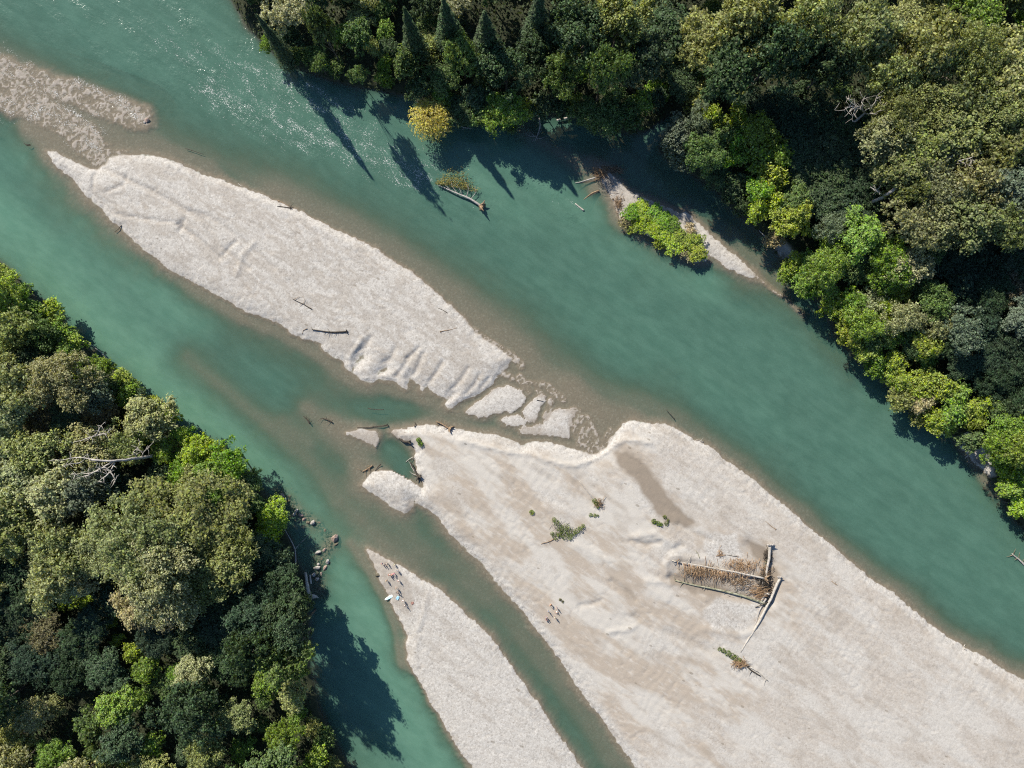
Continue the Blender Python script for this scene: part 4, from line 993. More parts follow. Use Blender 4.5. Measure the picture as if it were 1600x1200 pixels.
# single sticks and branches on the bars
log('driftwood_log', [(931,784),(918,768),(905,752)], .17, .08, M_GREY, 'slim straight grey log pointing up from the small bush', 'log', roots=6, root_r=.7, root_mat=M_BROWN, bend=.01)
twigs('dead_brush', 935, 785, 7, 9, 60, M_BROWN, 'brown twigs around the butt of the slim grey log', 'brush', 11, zr=(0, .6))
log('driftwood_branch', [(487,483),(474,475),(457,467)], .16, .06, M_DARK, 'dark branching stick alone in the sand of the long island', 'branch', branches=[[(474,475,1.2),(476,468,1.3),(472,463,1.2)],[(472,474,1.2),(466,479,1.2)],[(460,468,1.2),(466,464,1.2),(472,464,1.2)]], bmat=M_BROWN)
log('driftwood_log', [(542,518),(525,519),(508,518),(488,515)], .24, .12, M_DARK, 'dark half-buried log near the scalloped island edge', 'log', nb=8, nbl=1.1, roots=6, root_r=.6)
log('driftwood_branch', [(480,513),(474,516),(472,522)], .09, .05, M_BROWN, 'thin bent stick beside the half-buried island log', 'branch')
log('driftwood_log', [(454,325),(446,324),(433,322)], .2, .07, M_DARK, 'dark log with root knot at the upper island shore', 'log', roots=6, root_r=.6, nb=3, nbl=.8)
log('driftwood_branch', [(434,313),(447,320),(452,322)], .1, .05, M_BROWN, 'brown branch just above the root-knot log on the island shore', 'branch', nb=2)
log('driftwood_branch', [(699,489),(691,484),(684,481)], .1, .05, M_DARK, 'short dark stick on the gravel above the forked stick', 'branch')
log('driftwood_branch', [(688,518),(700,516),(714,512)], .12, .05, M_BROWN, 'pale brown stick with a knot end on the island gravel', 'branch', roots=4, root_r=.35)
log('driftwood_branch', [(839,625),(844,626),(849,627)], .13, .06, M_DARK, 'short dark stick lying on the slim gravel finger', 'branch')
log('driftwood_branch', [(1099,691),(1094,688),(1088,687)], .12, .06, M_PALE, 'white forked stick at the upper shore of the broad bar', 'branch', branches=[[(1095,689,.5),(1099,684,.6)]])
log('driftwood_branch', [(1054,655,.05),(1048,648,.05),(1041,640,.05)], .12, .07, M_DARK, 'dark stick afloat off the top of the broad bar', 'branch', z=.05)
log('driftwood_branch', [(1212,827),(1205,822),(1196,814)], .1, .04, M_BROWN, 'thin brown stick on the gravel above the log jam', 'branch', roots=3, root_r=.3)
log('driftwood_branch', [(1308,914),(1304,912),(1299,908)], .1, .05, M_BROWN, 'little forked stick on the open sand of the broad bar', 'branch', nb=3, nbl=.8)
log('driftwood_log', [(1507,1014),(1506,1010),(1508,1007)], .16, .1, M_PALE, 'small pale stump standing at the lower shoreline', 'stump', roots=4, root_r=.4)
log('driftwood_log', [(1604,886,.2),(1592,874,.35),(1581,865,.3)], .3, .14, M_GREY, 'grey log afloat off the last lime bushes', 'log', nb=5, nbl=1.6, bmat=M_BROWN)
log('driftwood_log', [(703,670,.5),(690,662,.6),(681,658,.4)], .24, .12, M_BROWN, 'brown snag tangled at the top edge of the broad bar', 'log', roots=7, root_r=.9, nb=6, nbl=1.3)
log('driftwood_branch', [(605,664,.1),(590,666,.1),(575,668,.1),(558,668,.05)], .14, .07, M_DARK, 'long dark pole in the shallows above the small islet', 'branch', roots=4, root_r=.5)
log('driftwood_branch', [(648,667,.4),(649,662,.5),(648,659,.4)], .16, .08, M_DARK, 'dark stub at the top edge of the broad bar', 'branch')
log('driftwood_log', [(640,691,.5),(630,690,.5),(623,685,.4)], .35, .15, M_DARK, 'black waterlogged stump at the head of the green pool', 'log', roots=8, root_r=.8)
log('driftwood_log', [(655,745,.5),(650,738,.5),(641,722,.3)], .3, .12, M_DARK, 'black stump with pale branches at the foot of the green pool', 'log', roots=8, root_r=.9, branches=[[(648,738,.5),(643,730,.5),(638,720,.3)],[(650,742,.5),(644,740,.4),(640,736,.3)]], bmat=M_PALE)
log('driftwood_branch', [(646,714,.4),(640,717,.3),(634,722,.1)], .13, .06, M_PALE, 'pale stick poking into the middle of the green pool', 'branch')
log('driftwood_log', [(582,727,.1),(574,733,.1),(566,737,.0)], .25, .12, M_BROWN, 'brown sunken branch tangle off the gravel point', 'log', nb=7, nbl=1.8, z=-.02)
log('driftwood_branch', [(595,725,.1),(590,730,.1),(586,736,.1)], .12, .06, M_DARK, 'dark stick beside the brown sunken tangle', 'branch')
log('driftwood_branch', [(519,660,.1),(514,657,.2),(503,653,.1)], .2, .1, M_DARK, 'dark snag breaking the water left of the small islet'.replace('left of', 'before'), 'branch', nb=4, nbl=1.2)
log('driftwood_branch', [(484,662,.1),(480,656,.15),(474,650,.1)], .2, .1, M_DARK, 'dark snag with mossy stubs in midchannel', 'branch', nb=3, nbl=.9)
log('driftwood_branch', [(190,352,.2),(185,358,.3),(179,362,.1)], .13, .06, M_DARK, 'black bent stick at the sandy shore of the long island', 'branch')
log('driftwood_branch', [(47,226,.1),(41,226,.2),(37,223,.1)], .14, .08, M_DARK, 'black bent stick off the tip of the riffle', 'branch')
log('driftwood_branch', [(290,232,-.05),(303,236,-.02),(318,241,-.05)], .1, .06, M_DARK, 'thin straight stick in the shallows above the island', 'branch')
log('driftwood_branch', [(372,287),(376,290),(379,292)], .1, .06, M_PALE, 'tiny pale stick on the upper island shore', 'branch')
log('driftwood_branch', [(575,638,-.02),(588,640,-.02),(600,640,-.02)], .1, .08, M_DARK, 'faint sunken pole in the green side channel', 'branch')
# shaded logs and snags by the wooded bank
log('driftwood_log', [(903,180,.8),(887,184,.7),(870,188,.6)], .34, .26, M_PALE, 'pale plank-like log lying in the shade under the wooded bank', 'log', bend=.005)
log('dead_branch', [(842,180,1.2),(844,195,.9),(842,205,.6),(836,220,.3)], .26, .07, M_GREY, 'bleached drowned branch with twigs under the wooded bank', 'branch', roots=4, root_r=1.1,
    branches=[[(845,196,.8),(846,203,.6),(840,212,.4)],[(838,214,.4),(828,213,.3),(820,207,.2)],[(838,217,.4),(846,216,.4),(855,213,.3)],[(836,213,.4),(830,208,.3),(825,206,.2)],[(834,218,.3),(832,222,.2)]])
log('dead_branch', [(716,194,.5),(724,199,.4),(737,201,.2)], .12, .06, M_PALE, 'white sticks in the shade beside the willow', 'branch', branches=[[(722,202,.3),(732,199,.3),(737,196,.2)]])
log('driftwood_log', [(932,277,.5),(915,282,.3),(899,286,.05)], .22, .09, M_GREY, 'grey pole stretching out from the twiggy logjam', 'log')
twigs('dead_brush', 938, 271, 11, 10, 190, M_RUST, 'twiggy reddish logjam at the head of the bushy islet', 'brush', 21, zr=(0, 1.1))
twigs('dead_brush', 950, 287, 10, 12, 120, M_GREY, 'greyish driftwood bits trailing down from the twiggy logjam', 'brush', 51, zr=(0, .7))
twigs('dead_brush', 966, 318, 8, 14, 90, M_BROWN, 'brown drift sticks along the islet edge before the bushes', 'brush', 52, zr=(0, .4))
twigs('dead_brush', 962, 266, 20, 7, 90, M_BROWN, 'brown drowned branches in the shade behind the twiggy logjam', 'brush', 22, zr=(-.05, .5), ang=R(-25), spread=.7, base=.0)
log('driftwood_branch', [(936,298,.1),(925,302,.05),(912,312,-.05)], .3, .1, M_BROWN, 'curved brown root in the water below the twiggy logjam', 'branch')
log('driftwood_log', [(912,329,.12),(906,324,.12),(899,318,.08)], .24, .14, M_PALE, 'pale log tip breaking the water in a white wake', 'log')
log('driftwood_log', [(1519,704,.7),(1514,710,.6),(1508,716,.4)], .22, .1, M_PALE, 'white driftwood on the sand pocket edge', 'log', roots=4, root_r=.6, nb=3)
twigs('dead_brush', 1530, 722, 14, 3, 60, M_GREY, 'line of grey driftwood along the sand pocket', 'brush', 23, zr=(0, .3), ang=R(-45), spread=.5)
log('driftwood_log', [(1200,372,.6),(1192,366,.5),(1186,360,.4)], .2, .12, M_GREY, 'grey log at the waterline by the brown bank gap', 'log')
# boulder bank
log('driftwood_log', [(484,933,1.2),(481,920,1.2),(479,908,1.0),(477,894,.8)], .62, .34, M_PALE, 'stranded white root log in the shade by the pale boulders', 'log', roots=9, root_r=1.7, bend=.03)
log('driftwood_log', [(486,912,.6),(485,905,.6),(484,898,.5)], .3, .2, M_GREY, 'short grey log beside the stranded white root log', 'log')
log('dead_branch', [(462,882,1.0),(462,870,1.0),(461,858,.9),(451,838,1.2),(442,820,1.6)], .22, .08, M_GREY, 'slender grey fallen sapling forking at the shaded waterline', 'branch', branches=[[(461,858,.9),(466,852,.7),(471,847,.6)],[(471,847,.6),(478,840,.3),(485,833,.05)]])
log('dead_branch', [(172,566,.6),(158,551,1.0),(140,536,1.6)], .16, .07, M_GREY, 'long grey stick sloping into the water from the upper bushes', 'branch')
log('dead_branch', [(153,559,1.0),(144,558,1.2),(134,557,1.4)], .14, .07, M_PALE, 'short pale stick under the long sloping stick', 'branch')
# standing dead trees
def dead_tree(name, pts, r0, r1, label, brs, mat=M_PALE):
    base = W(pts[0][0], pts[0][1], pts[0][2]); gz = max(ground_z(base.x, base.y), 0)
    root = thing(name, (base.x, base.y, gz), label, 'dead tree')
    o = Vector((base.x, base.y, gz)); rng = random.Random(int(pts[0][0]))
    P = [Vector((0, 0, -.5))] + [W(*q) - o for q in pts]
    path = []
    for a, b_ in zip(P[:-1], P[1:]):
        path += wander(a, b_, 4, .05, rng)[(1 if path else 0):]
    t = TB(); n = len(path); t.tube(path, [r0 + (r1 - r0) * i / (n - 1) for i in range(n)], 8, .1, rng)
    link('trunk', t.mesh('trunk'), M_GREY if mat is M_PALE else mat, root)
    for br in brs:
        Q = [W(*q) - o for q in br[1]]; pth = []
        for a, b_ in zip(Q[:-1], Q[1:]):
            pth += wander(a, b_, 3, .14, rng)[(1 if pth else 0):]
        t = TB(); m_ = len(pth); t.tube(pth, [br[0] * .8 * (1 - .85 * i / (m_ - 1)) for i in range(m_)], 6, .1, rng)
        for _ in range(9):
            k = rng.randint(1, m_ - 1); e = pth[k] + Vector((rng.uniform(-1, 1), rng.uniform(-1, 1), rng.uniform(-.3, .5))) * 1.9
            t.tube(wander(pth[k], e, 2, .2, rng), [br[0] * .4, br[0] * .25, .02], 5, .1, rng)
        link('branch', t.mesh('branch'), mat, root)
    return root


dead_tree('dead_tree', [(234,713,11),(215,716,14),(196,719,17),(178,720,19),(140,718,20)], .5, .2, 'bare dead tree with bleached forking limbs among the boulder bank crowns',
          [(.3, [(178,721,18.5),(166,727,19),(152,736,19.5),(130,740,19.5),(112,741,20)]), (.28, [(160,720,19),(140,717,20),(110,716,20.5),(85,718,21)]), (.3, [(179,723,18),(176,730,18.5),(172,736,19),(165,731,19.5),(150,731,19.5)]),
           (.26, [(172,737,19),(178,745,19),(181,754,19)]), (.24, [(171,738,19),(162,746,19.5),(153,753,19.5)]), (.24, [(155,733,19),(140,742,20),(118,748,20)]), (.2, [(214,715,14),(208,706,16),(218,695,17)]),
           (.2, [(222,713,13),(228,703,15),(236,695,15)]), (.22, [(150,681,17),(160,678,17.5),(172,676,18)]), (.18, [(150,681,17),(156,668,18),(164,660,18)]), (.2, [(128,722,20),(114,724,21),(98,728,21)]), (.18, [(150,681,17),(128,688,18),(82,690,18)])])
dead_tree('dead_tree', [(1352,176,17),(1348,172,20),(1340,166,24)], .32, .12, 'bare grey snag poking up at the upper edge of the big olive trees',
          [(.16, [(1346,170,20),(1332,166,24),(1318,172,24),(1304,172,24)]), (.15, [(1340,166,23),(1330,160,25),(1322,150,25)]), (.15, [(1350,175,19),(1362,168,23),(1368,158,24),(1370,150,24)]), (.14, [(1348,172,21),(1346,160,24),(1352,150,24)]),
           (.14, [(1340,166,23),(1334,176,23),(1332,190,22)]), (.13, [(1352,178,18),(1366,178,22),(1376,172,23),(1386,160,23)]), (.13, [(1334,166,24),(1326,176,24),(1320,168,24)])])
dead_tree('dead_tree', [(1480,256,19),(1496,252,22),(1514,248,23),(1534,239,23)], .26, .08, 'grey forked branch of a dead treetop between olive crowns',
          [(.16, [(1475,258,20),(1480,246,22),(1488,244,22),(1490,232,22)]), (.14, [(1498,252,22),(1508,256,22.5),(1515,259,22.5)]), (.12, [(1510,250,22.5),(1522,250,23),(1524,258,23)])])
dead_tree('dead_tree', [(1380,308,15),(1388,302,19),(1396,297,20),(1406,292,20)], .5, .34, 'half-hidden grey log of a broken treetop in the olive crowns', [(.2, [(1376,300,18),(1366,296,20),(1360,292,20)]), (.16, [(1450,272,22),(1458,283,22),(1460,292,22)])], M_GREY)

# ------------------------------------------------------------------ plants on the sand
def sprig(name, px, py, rpx, n, col, label, seed, h=.9, cat='plant', group='plants on the broad bar', leaf=.29, spots=None):
    rng = np.random.RandomState(seed); c = W(px, py); gz = max(ground_z(c.x, c.y), 0)
    root = thing(name, (c.x, c.y, gz), label, cat, group)
    spots = spots or [(0, 0, rpx)]
    P = []; t = TB(); r_ = random.Random(seed)
    for (dx, dy, rr) in spots:
        m = max(int(n * rr / sum(s_[2] for s_ in spots)), 20)
        a = rng.uniform(0, 6.28, m); q = np.sqrt(rng.rand(m)) * rr * S
        z = rng.rand(m) * h * np.sqrt(np.clip(1 - (q / (rr * S)) ** 2, .05, 1)) + .05
        P.append(np.stack([dx * S + np.cos(a) * q, -dy * S + np.sin(a) * q, z], 1))
        for k in range(max(3, int(rr))):
            an = r_.uniform(0, 6.28); l_ = r_.uniform(.3, .8) * rr * S
            t.tube([(dx * S, -dy * S, 0), (dx * S + math.cos(an) * l_, -dy * S + math.sin(an) * l_, h * r_.uniform(.4, .9))], [.035, .012], 4)
    pos = np.concatenate(P)
    co, q = leaf_quads(pos, rng.normal(size=pos.shape) * .6 + np.array([0, 0, 1]), leaf, rng, .5)
    f = link('foliage', mesh_np('foliage', co, q), M_LEAF, root); f.color = (*col, 1)
    link('stem', t.mesh('stem'), M_BROWN, root)
    return root


gcol = (.17, .225, .055)
sprig('sand_bush', 880, 828, 30, 1900, gcol, 'widest straggling green bush on the broad sand bar', 201, 1.2, spots=[(-15,-17,4),(-10,-12,5),(-6,-5,6),(-2,-1,6),(4,-6,6),(8,0,6),(2,7,7),(-6,4,6),(-12,8,6),(14,4,5),(20,0,5),(26,-4,4),(30,-8,3),(-18,4,3),(10,10,4)])
log('driftwood_branch', [(866,842),(856,847),(845,850)], .14, .06, M_BROWN, 'dark root trailing from the widest sand bush', 'branch', nb=4, nbl=.7)
twigs('dead_brush', 878, 826, 20, 12, 60, M_GREY, 'grey sticks tangled inside the widest sand bush', 'brush', 31, zr=(0, .7))
sprig('sand_plant', 830.5, 799, 4, 130, (.19, .26, .03), 'tiny lime plant alone up-sand of the widest bush', 202, .8)
sprig('sand_bush', 929, 783, 6, 330, gcol, 'small green bush at the butt of the slim grey log', 203, 1.1, spots=[(-1,-2,4),(2,2,4),(4,8,2)])
sprig('sand_plant', 925, 803, 6, 170, gcol, 'low spread plant below the slim grey log', 204, .5, spots=[(-3,0,3),(3,1,3),(8,1,2)])
sprig('sand_bush', 1026, 815, 9, 380, (.15, .22, .03), 'low green bush beside the wet brown tongue of sand', 205, .8, spots=[(-6,-2,4),(0,1,4),(5,3,3)])
sprig('sand_plant', 1039, 814, 6, 230, (.17, .20, .05), 'yellowish plant pair touching the wet brown tongue', 206, .7, spots=[(-2,-8,3),(0,2,4),(3,-3,2)])
sprig('sand_plant', 877, 936, 4, 80, (.13, .13, .05), 'tiny brownish plant above the small party of people', 207, .4, spots=[(-2,-1,2),(2,2,2)])
sprig('sand_bush', 1140, 1020, 20, 800, gcol, 'narrow green bush strip at the foot of the curved log', 208, .9, spots=[(-18,-9,3),(-12,-6,4),(-5,-2,5),(2,2,5),(7,5,5),(13,8,4)])
sprig('sand_bush', 656, 690, 6, 420, (.15, .24, .03), 'round green bush above the green pool', 209, 1.1, spots=[(-1,-3,4),(2,3,4.5)])
sprig('sand_plant', 1198, 916, 3, 90, gcol, 'small green tuft on the root stump of the log jam', 210, 2.0, spots=[(-4,10,3),(0,0,1)])

# ------------------------------------------------------------------ boulders
def boulder_mesh(seed):
    bm = bmesh.new(); bmesh.ops.create_icosphere(bm, subdivisions=3, radius=1)
    rng = random.Random(seed); planes = [(Vector((rng.gauss(0, 1), rng.gauss(0, 1), rng.gauss(.2, 1))).normalized(), rng.uniform(.62, .9)) for _ in range(14)]
    for v in bm.verts:
        for n_, d_ in planes:
            e = v.co.dot(n_) - d_
            if e > 0: v.co -= n_ * e * .92
        v.co *= 1 + .03 * math.sin(v.co.x * 9 + seed) * math.cos(v.co.y * 8)
    me = bpy.data.meshes.new('boulder'); bm.to_mesh(me); bm.free()
    return me


BM = {}
def boulder(px, py, r, mat, label, z=0.0, asp=1.0, rot=0.0, seed=0):
    key = (seed % 6, mat.name)
    if key not in BM:
        BM[key] = boulder_mesh(seed % 6); BM[key].materials.append(mat)
    o = link('boulder', BM[key]); o.location = W(px, py, z); rr = r * S
    o.scale = (rr * asp, rr / asp, rr * .75); o.rotation_euler = (0, 0, rot)
    return setp(o, label, 'boulder', 'boulders along the waterline')


for i, (a, b_, r_, m_, lab, z_, asp, ro) in enumerate([
    (441.7,774,3.6,M_RUDDY,'ruddy boulder at the upper end of the boulder line',.1,1.2,-1), (446,779,2.4,M_ROCK,'small grey boulder just below the uppermost ruddy boulder',.05,1,0), (452,782,3,M_SUNK,'sunken boulder between the upper end and the leaning slab',-.25,1.1,.5),
    (462.5,799,3.6,M_ROCK,'leaning grey slab boulder at the water edge',.2,1.5,1.0), (459.5,804,2.5,M_ROCK,'small boulder touching the leaning slab',.1,1,.3), (470,805,3.6,M_RUDDY,'long ruddy boulder next to the leaning slab',.1,1.4,-.3),
    (475,811,3,M_RUDDY,'squat ruddy boulder between the long one and the white block',.05,1.1,.3), (481.5,816,3.2,M_SUNK,'brown half-sunk boulder touching the white block',.0,1.1,0), (488.5,816.5,4,M_ROCK,'brightest white block boulder in the line',.3,1.15,.6),
    (499,816,3.6,M_SUNK,'sunken boulder off the white block',-.35,1.3,0), (508,829,3.6,M_SUNK,'sunken boulder above the big ruddy slab',-.25,1.0,.5), (501,830,3.3,M_SUNK,'sunken boulder inshore of the big ruddy slab',-.4,1.0,.9),
    (523,840.5,6,M_RUDDY,'big ruddy slab boulder standing farthest into the channel'.replace('farthest into', 'alone in'),.25,1.1,.7), (525.5,850,3.2,M_SUNK,'narrow sunken slab under the big ruddy slab',-.1,1.5,.6), (517,848,2.6,M_SUNK,'small sunken boulder inshore of the narrow slab',-.3,1,.1),
    (496.5,863,3.8,M_ROCK,'flat white boulder heading the lower cluster',.25,1.5,.35), (507,859,3,M_RUDDY,'brown boulder beside the flat white one',.0,1.3,.6), (503,873,2.4,M_SUNK,'sunken stone in the middle of the lower cluster',-.15,1,.2),
    (511.7,877.5,3.8,M_ROCK,'tall pale boulder on the channel side of the cluster',.3,1.1,1.2), (497.5,881.5,2.5,M_ROCK,'small white boulder above the pale pair',.15,1,.4), (495.5,887,4.2,M_ROCK,'broad white boulder in the lower cluster',.25,1.4,.1),
    (508,887,4,M_RUDDY,'brown wedge boulder under the tall pale one',-.05,1.4,1.1), (502,896,2.4,M_RUDDY,'small brown stone below the broad white boulder',.0,1.3,1.3), (490.5,898,3.4,M_ROCK,'white boulder beside the short grey log',.2,1.2,.9),
    (495.5,904.5,3.2,M_ROCK,'lowest pale boulder at the cluster foot',.2,1.1,.2), (500,919,3.8,M_SUNK,'sunken boulder below the cluster foot',-.35,1,.7), (503,929,3.6,M_SUNK,'last sunken boulder near the tree shadow',-.5,1,.2),
    (590,898,4.2,M_SUNK,'round sunken boulder in the shallows off the gravel spit',-.02,1.05,.3), (230,188,4.2,M_RUDDY,'lone boulder in a white wake at the end of the riffle',.05,1.1,.4), (226,191,2.4,M_ROCK,'small pale stone beside the wake boulder',.05,1.2,.1),
    (966,320,2.2,M_SUNK,'dark stone on the shore of the bushy islet',.1,1,.1), (958,311,1.8,M_SUNK,'small dark stone above the islet shore stone',.1,1,.1)]):
    boulder(a, b_, r_, m_, lab, z_, asp, ro, i)

rub = bmesh.new(); rr_ = random.Random(19)
line_ = [(440,770),(452,784),(464,802),(478,812),(498,822),(515,842),(508,858),(500,872),(496,888),(496,905),(500,922),(503,932)]
for i in range(320):
    k = rr_.randrange(len(line_) - 1); t_ = rr_.random()
    a = line_[k][0] * (1 - t_) + line_[k + 1][0] * t_ + rr_.gauss(0, 5.5); b_ = line_[k][1] * (1 - t_) + line_[k + 1][1] * t_ + rr_.gauss(0, 4.5)
    c = W(a, b_); gz = min(ground_z(c.x, c.y), .1); r_ = rr_.uniform(.12, .42)
    g_ = bmesh.ops.create_icosphere(rub, subdivisions=1, radius=1, matrix=Matrix.Translation((c.x, c.y, max(gz, -.35) + r_ * .25)) @ Matrix.Rotation(rr_.uniform(0, 6), 4, 'Z') @ Matrix.Diagonal((r_ * rr_.uniform(.8, 1.7), r_, r_ * .7, 1)))
me = bpy.data.meshes.new('rubble'); rub.to_mesh(me); rub.free()
setp(link('rubble', me, M_SUNK), 'brown half-drowned rubble strewn between the boulders', 'rubble', None, 'stuff')

# ------------------------------------------------------------------ people and their things
SKIN = [rough_material('skin_light', (.55, .36, .27), (.60, .41, .32), 5, .6, 0), rough_material('skin_tan', (.40, .24, .16), (.46, .29, .20), 5, .6, 0)]
HAIR = [rough_material('hair_dark', (.02, .014, .01), (.05, .035, .025), 9, .6, 0), rough_material('hair_brown', (.10, .06, .035), (.17, .11, .06), 9, .6, 0), rough_material('hair_fair', (.40, .29, .15), (.52, .40, .23), 9, .6, 0)]
CLOTH = {}
def cloth(name, c):
    if name not in CLOTH: CLOTH[name] = rough_material('cloth_' + name, tuple(x * .85 for x in c), c, 6, .85, .1)
    return CLOTH[name]


CC = {'white': (.78, .77, .75), 'cream': (.72, .68, .50), 'black': (.02, .02, .024), 'navy': (.03, .04, .10), 'pink': (.72, .30, .34), 'red': (.55, .07, .05), 'blue': (.08, .28, .45), 'light blue': (.35, .58, .70), 'grey': (.25, .25, .26), 'purple': (.20, .11, .28), 'teal': (.05, .20, .18), 'orange': (.70, .28, .06), 'green': (.07, .18, .07), 'rust': (.33, .18, .14)}


def skin_mesh(name, verts, edges, root=0, sub=1):
    me = bpy.data.meshes.new(name + '_cage'); me.from_pydata([v[:3] for v in verts], edges, [])
    o = bpy.data.objects.new(name + '_cage', me); C.objects.link(o)
    m = o.modifiers.new('skin', 'SKIN'); m.use_smooth_shade = True
    for i, v in enumerate(verts):
        sv = me.skin_vertices[0].data[i]; sv.radius = v[3] if isinstance(v[3], tuple) else (v[3], v[3]); sv.use_root = (i == root)
    s_ = o.modifiers.new('sub', 'SUBSURF'); s_.levels = sub; s_.render_levels = sub
    dg = bpy.context.evaluated_depsgraph_get(); dg.update()
    out = bpy.data.meshes.new_from_object(o.evaluated_get(dg)); out.name = name
    bpy.data.objects.remove(o); bpy.data.meshes.remove(me)
    out.polygons.foreach_set('use_smooth', [True] * len(out.polygons))
    return out


def pose_mesh(kind):
    """Body, shirt, shorts and hair meshes for a pose (x to the person's left, y forward)."""
    hip = .93; lean = 0.0; knee = {-1: (0.02, .50), 1: (0.0, .50)}; foot = {-1: (.0, .07), 1: (.0, .07)}; arms = {-1: ((.30, .02, 1.16), (.33, .12, .92)), 1: ((.30, -.02, 1.16), (.32, .10, .93))}
    if kind == 'walk':
        knee = {-1: (.16, .52), 1: (-.04, .52)}; foot = {-1: (.24, .09), 1: (-.30, .12)}; arms = {-1: ((.28, -.12, 1.17), (.30, .02, .96)), 1: ((.28, .08, 1.17), (.27, .28, 1.02))}
    if kind == 'reach':
        arms = {-1: ((.30, .14, 1.24), (.26, .38, 1.30)), 1: ((.31, .02, 1.16), (.32, .12, .93))}
    if kind == 'bend':
        lean = .62; knee = {-1: (.10, .50), 1: (.06, .50)}; arms = {-1: ((.24, .56, .92), (.18, .62, .66)), 1: ((.24, .54, .92), (.16, .60, .66))}
    if kind == 'sit':
        hip = .16; knee = {-1: (.36, .46), 1: (.38, .44)}; foot = {-1: (.62, .06), 1: (.66, .06)}; arms = {-1: ((.27, .14, .42), (.16, .36, .46)), 1: ((.29, -.16, .36), (.30, -.24, .08))}
    dz = hip - .93
    cl, sl = math.cos(lean), math.sin(lean)
    def T(x, y, z):                                   # tilt the upper body about the hips
        z0 = z - .93
        return (x, y * cl + z0 * sl, hip + z0 * cl - y * sl)
    V = []; E = []
    def add(p, r, link_to=None):
        V.append((*p, r)); i = len(V) - 1
        if link_to is not None: E.append((link_to, i))
        return i
    pel = add(T(0, 0, .93), (.155, .12)); wa = add(T(0, 0, 1.10), (.135, .10), pel); ch = add(T(0, .01, 1.30), (.165, .115), wa); sh = add(T(0, 0, 1.43), (.12, .085), ch); nk = add(T(0, .01, 1.50), .058, sh)
    jaw = add(T(0, .035, 1.58), .075, nk); hd = add(T(0, .025, 1.66), (.082, .098), jaw); cr = add(T(0, .01, 1.72), (.07, .085), hd); no = add(T(0, .135, 1.625), .014, jaw)
    hands = []
    for s_ in (-1, 1):
        (ex, ey, ez), (hx, hy, hz) = arms[s_]
        sd2 = add(T(s_ * .185, 0, 1.40), .066, sh)
        if kind == 'sit': e_ = (s_ * ex, ey, ez); h_ = (s_ * hx, hy, hz)
        elif kind == 'bend': e_ = (s_ * ex, ey, ez); h_ = (s_ * hx, hy, hz)
        else: e_ = T(s_ * ex, ey, ez); h_ = T(s_ * hx, hy, hz)
        el = add(e_, .043, sd2); wr = add(h_, .030, el)
        d = (Vector(h_) - Vector(e_)).normalized(); side = d.cross(Vector((0, 0, 1))); side = side.normalized() if side.length > .1 else Vector((0, 1, 0)); nn = side.cross(d)
        pm_ = add(tuple(Vector(h_) + d * .075), (.036, .018), wr)
        for f in range(4):
            b0 = Vector(h_) + d * .105 + side * (f - 1.5) * .021
            L = (.06, .072, .076, .055)[f]
            f1 = add(tuple(b0), .010, pm_); f2 = add(tuple(b0 + d * L * .55 + nn * -.012), .0088, f1); add(tuple(b0 + d * L + nn * -.034), .0075, f2)
        t1 = add(tuple(Vector(h_) + d * .05 - side * .042), .011, pm_); add(tuple(Vector(h_) + d * .088 - side * .062 - nn * .018), .009, t1)
        ky, kz_ = knee[s_]; fy_, fz = foot[s_]
        hp = add((s_ * .095, 0, hip - .06 if kind != 'sit' else hip), .088, pel); kn = add((s_ * .11, ky, kz_), .058, hp); an = add((s_ * .11, fy_, fz), .042, kn); add((s_ * .125, fy_ + .15, max(fz - .035, .035)), (.042, .03), an)
    body = skin_mesh('body', V, E)
    # shirt: torso and upper arms; shorts: hips and thighs
    SV = []; SE = []
    def ad2(p, r, l=None):
        SV.append((*p, r)); i = len(SV) - 1
        if l is not None: SE.append((l, i))
        return i
    a = ad2(T(0, 0, .98), (.165, .13)); b_ = ad2(T(0, 0, 1.12), (.152, .118), a); c = ad2(T(0, .01, 1.30), (.18, .13), b_); d_ = ad2(T(0, 0, 1.42), (.135, .10), c)
    for s_ in (-1, 1):
        e0 = Vector(T(s_ * .19, 0, 1.40)); (ex, ey, ez), _ = arms[s_]; e1 = Vector((s_ * ex, ey, ez)) if kind in ('sit', 'bend') else Vector(T(s_ * ex, ey, ez))
        q_ = ad2(tuple(e0), .08, d_); ad2(tuple(e0.lerp(e1, .62)), .066, q_)
    shirt = skin_mesh('shirt', SV, SE)
    PV = [(0, 0, hip, (.166, .135))]; PE = []
    for s_ in (-1, 1):
        ky, kz_ = knee[s_]; a0 = Vector((s_ * .10, 0, hip - .08 if kind != 'sit' else hip)); a1 = Vector((s_ * .11, ky, kz_))
        PV.append((*a0, .102)); PE.append((0, len(PV) - 1)); PV.append((*a0.lerp(a1, .72), .085)); PE.append((len(PV) - 2, len(PV) - 1))
    shorts = skin_mesh('shorts', PV, PE)
    bm = bmesh.new(); bmesh.ops.create_uvsphere(bm, u_segments=14, v_segments=10, radius=1)
    bmesh.ops.delete(bm, geom=[v for v in bm.verts if v.co.z < -.25 and v.co.y > -.3 or v.co.z < -.75 or (v.co.y > .75 and v.co.z < .35)], context='VERTS')
    hc_ = Vector(T(0, .01, 1.675))
    for v in bm.verts: v.co = Vector(T(v.co.x * .096, .008 + v.co.y * .118, 1.672 + v.co.z * .108))
    hair = bpy.data.meshes.new('hair'); bm.to_mesh(hair); bm.free(); hair.polygons.foreach_set('use_smooth', [True] * len(hair.polygons))
    eyes = [Vector(T(s_ * .034, .112, 1.655)) for s_ in (-1, 1)]; mouth = Vector(T(0, .112, 1.575))
    return body, shirt, shorts, hair, eyes, mouth


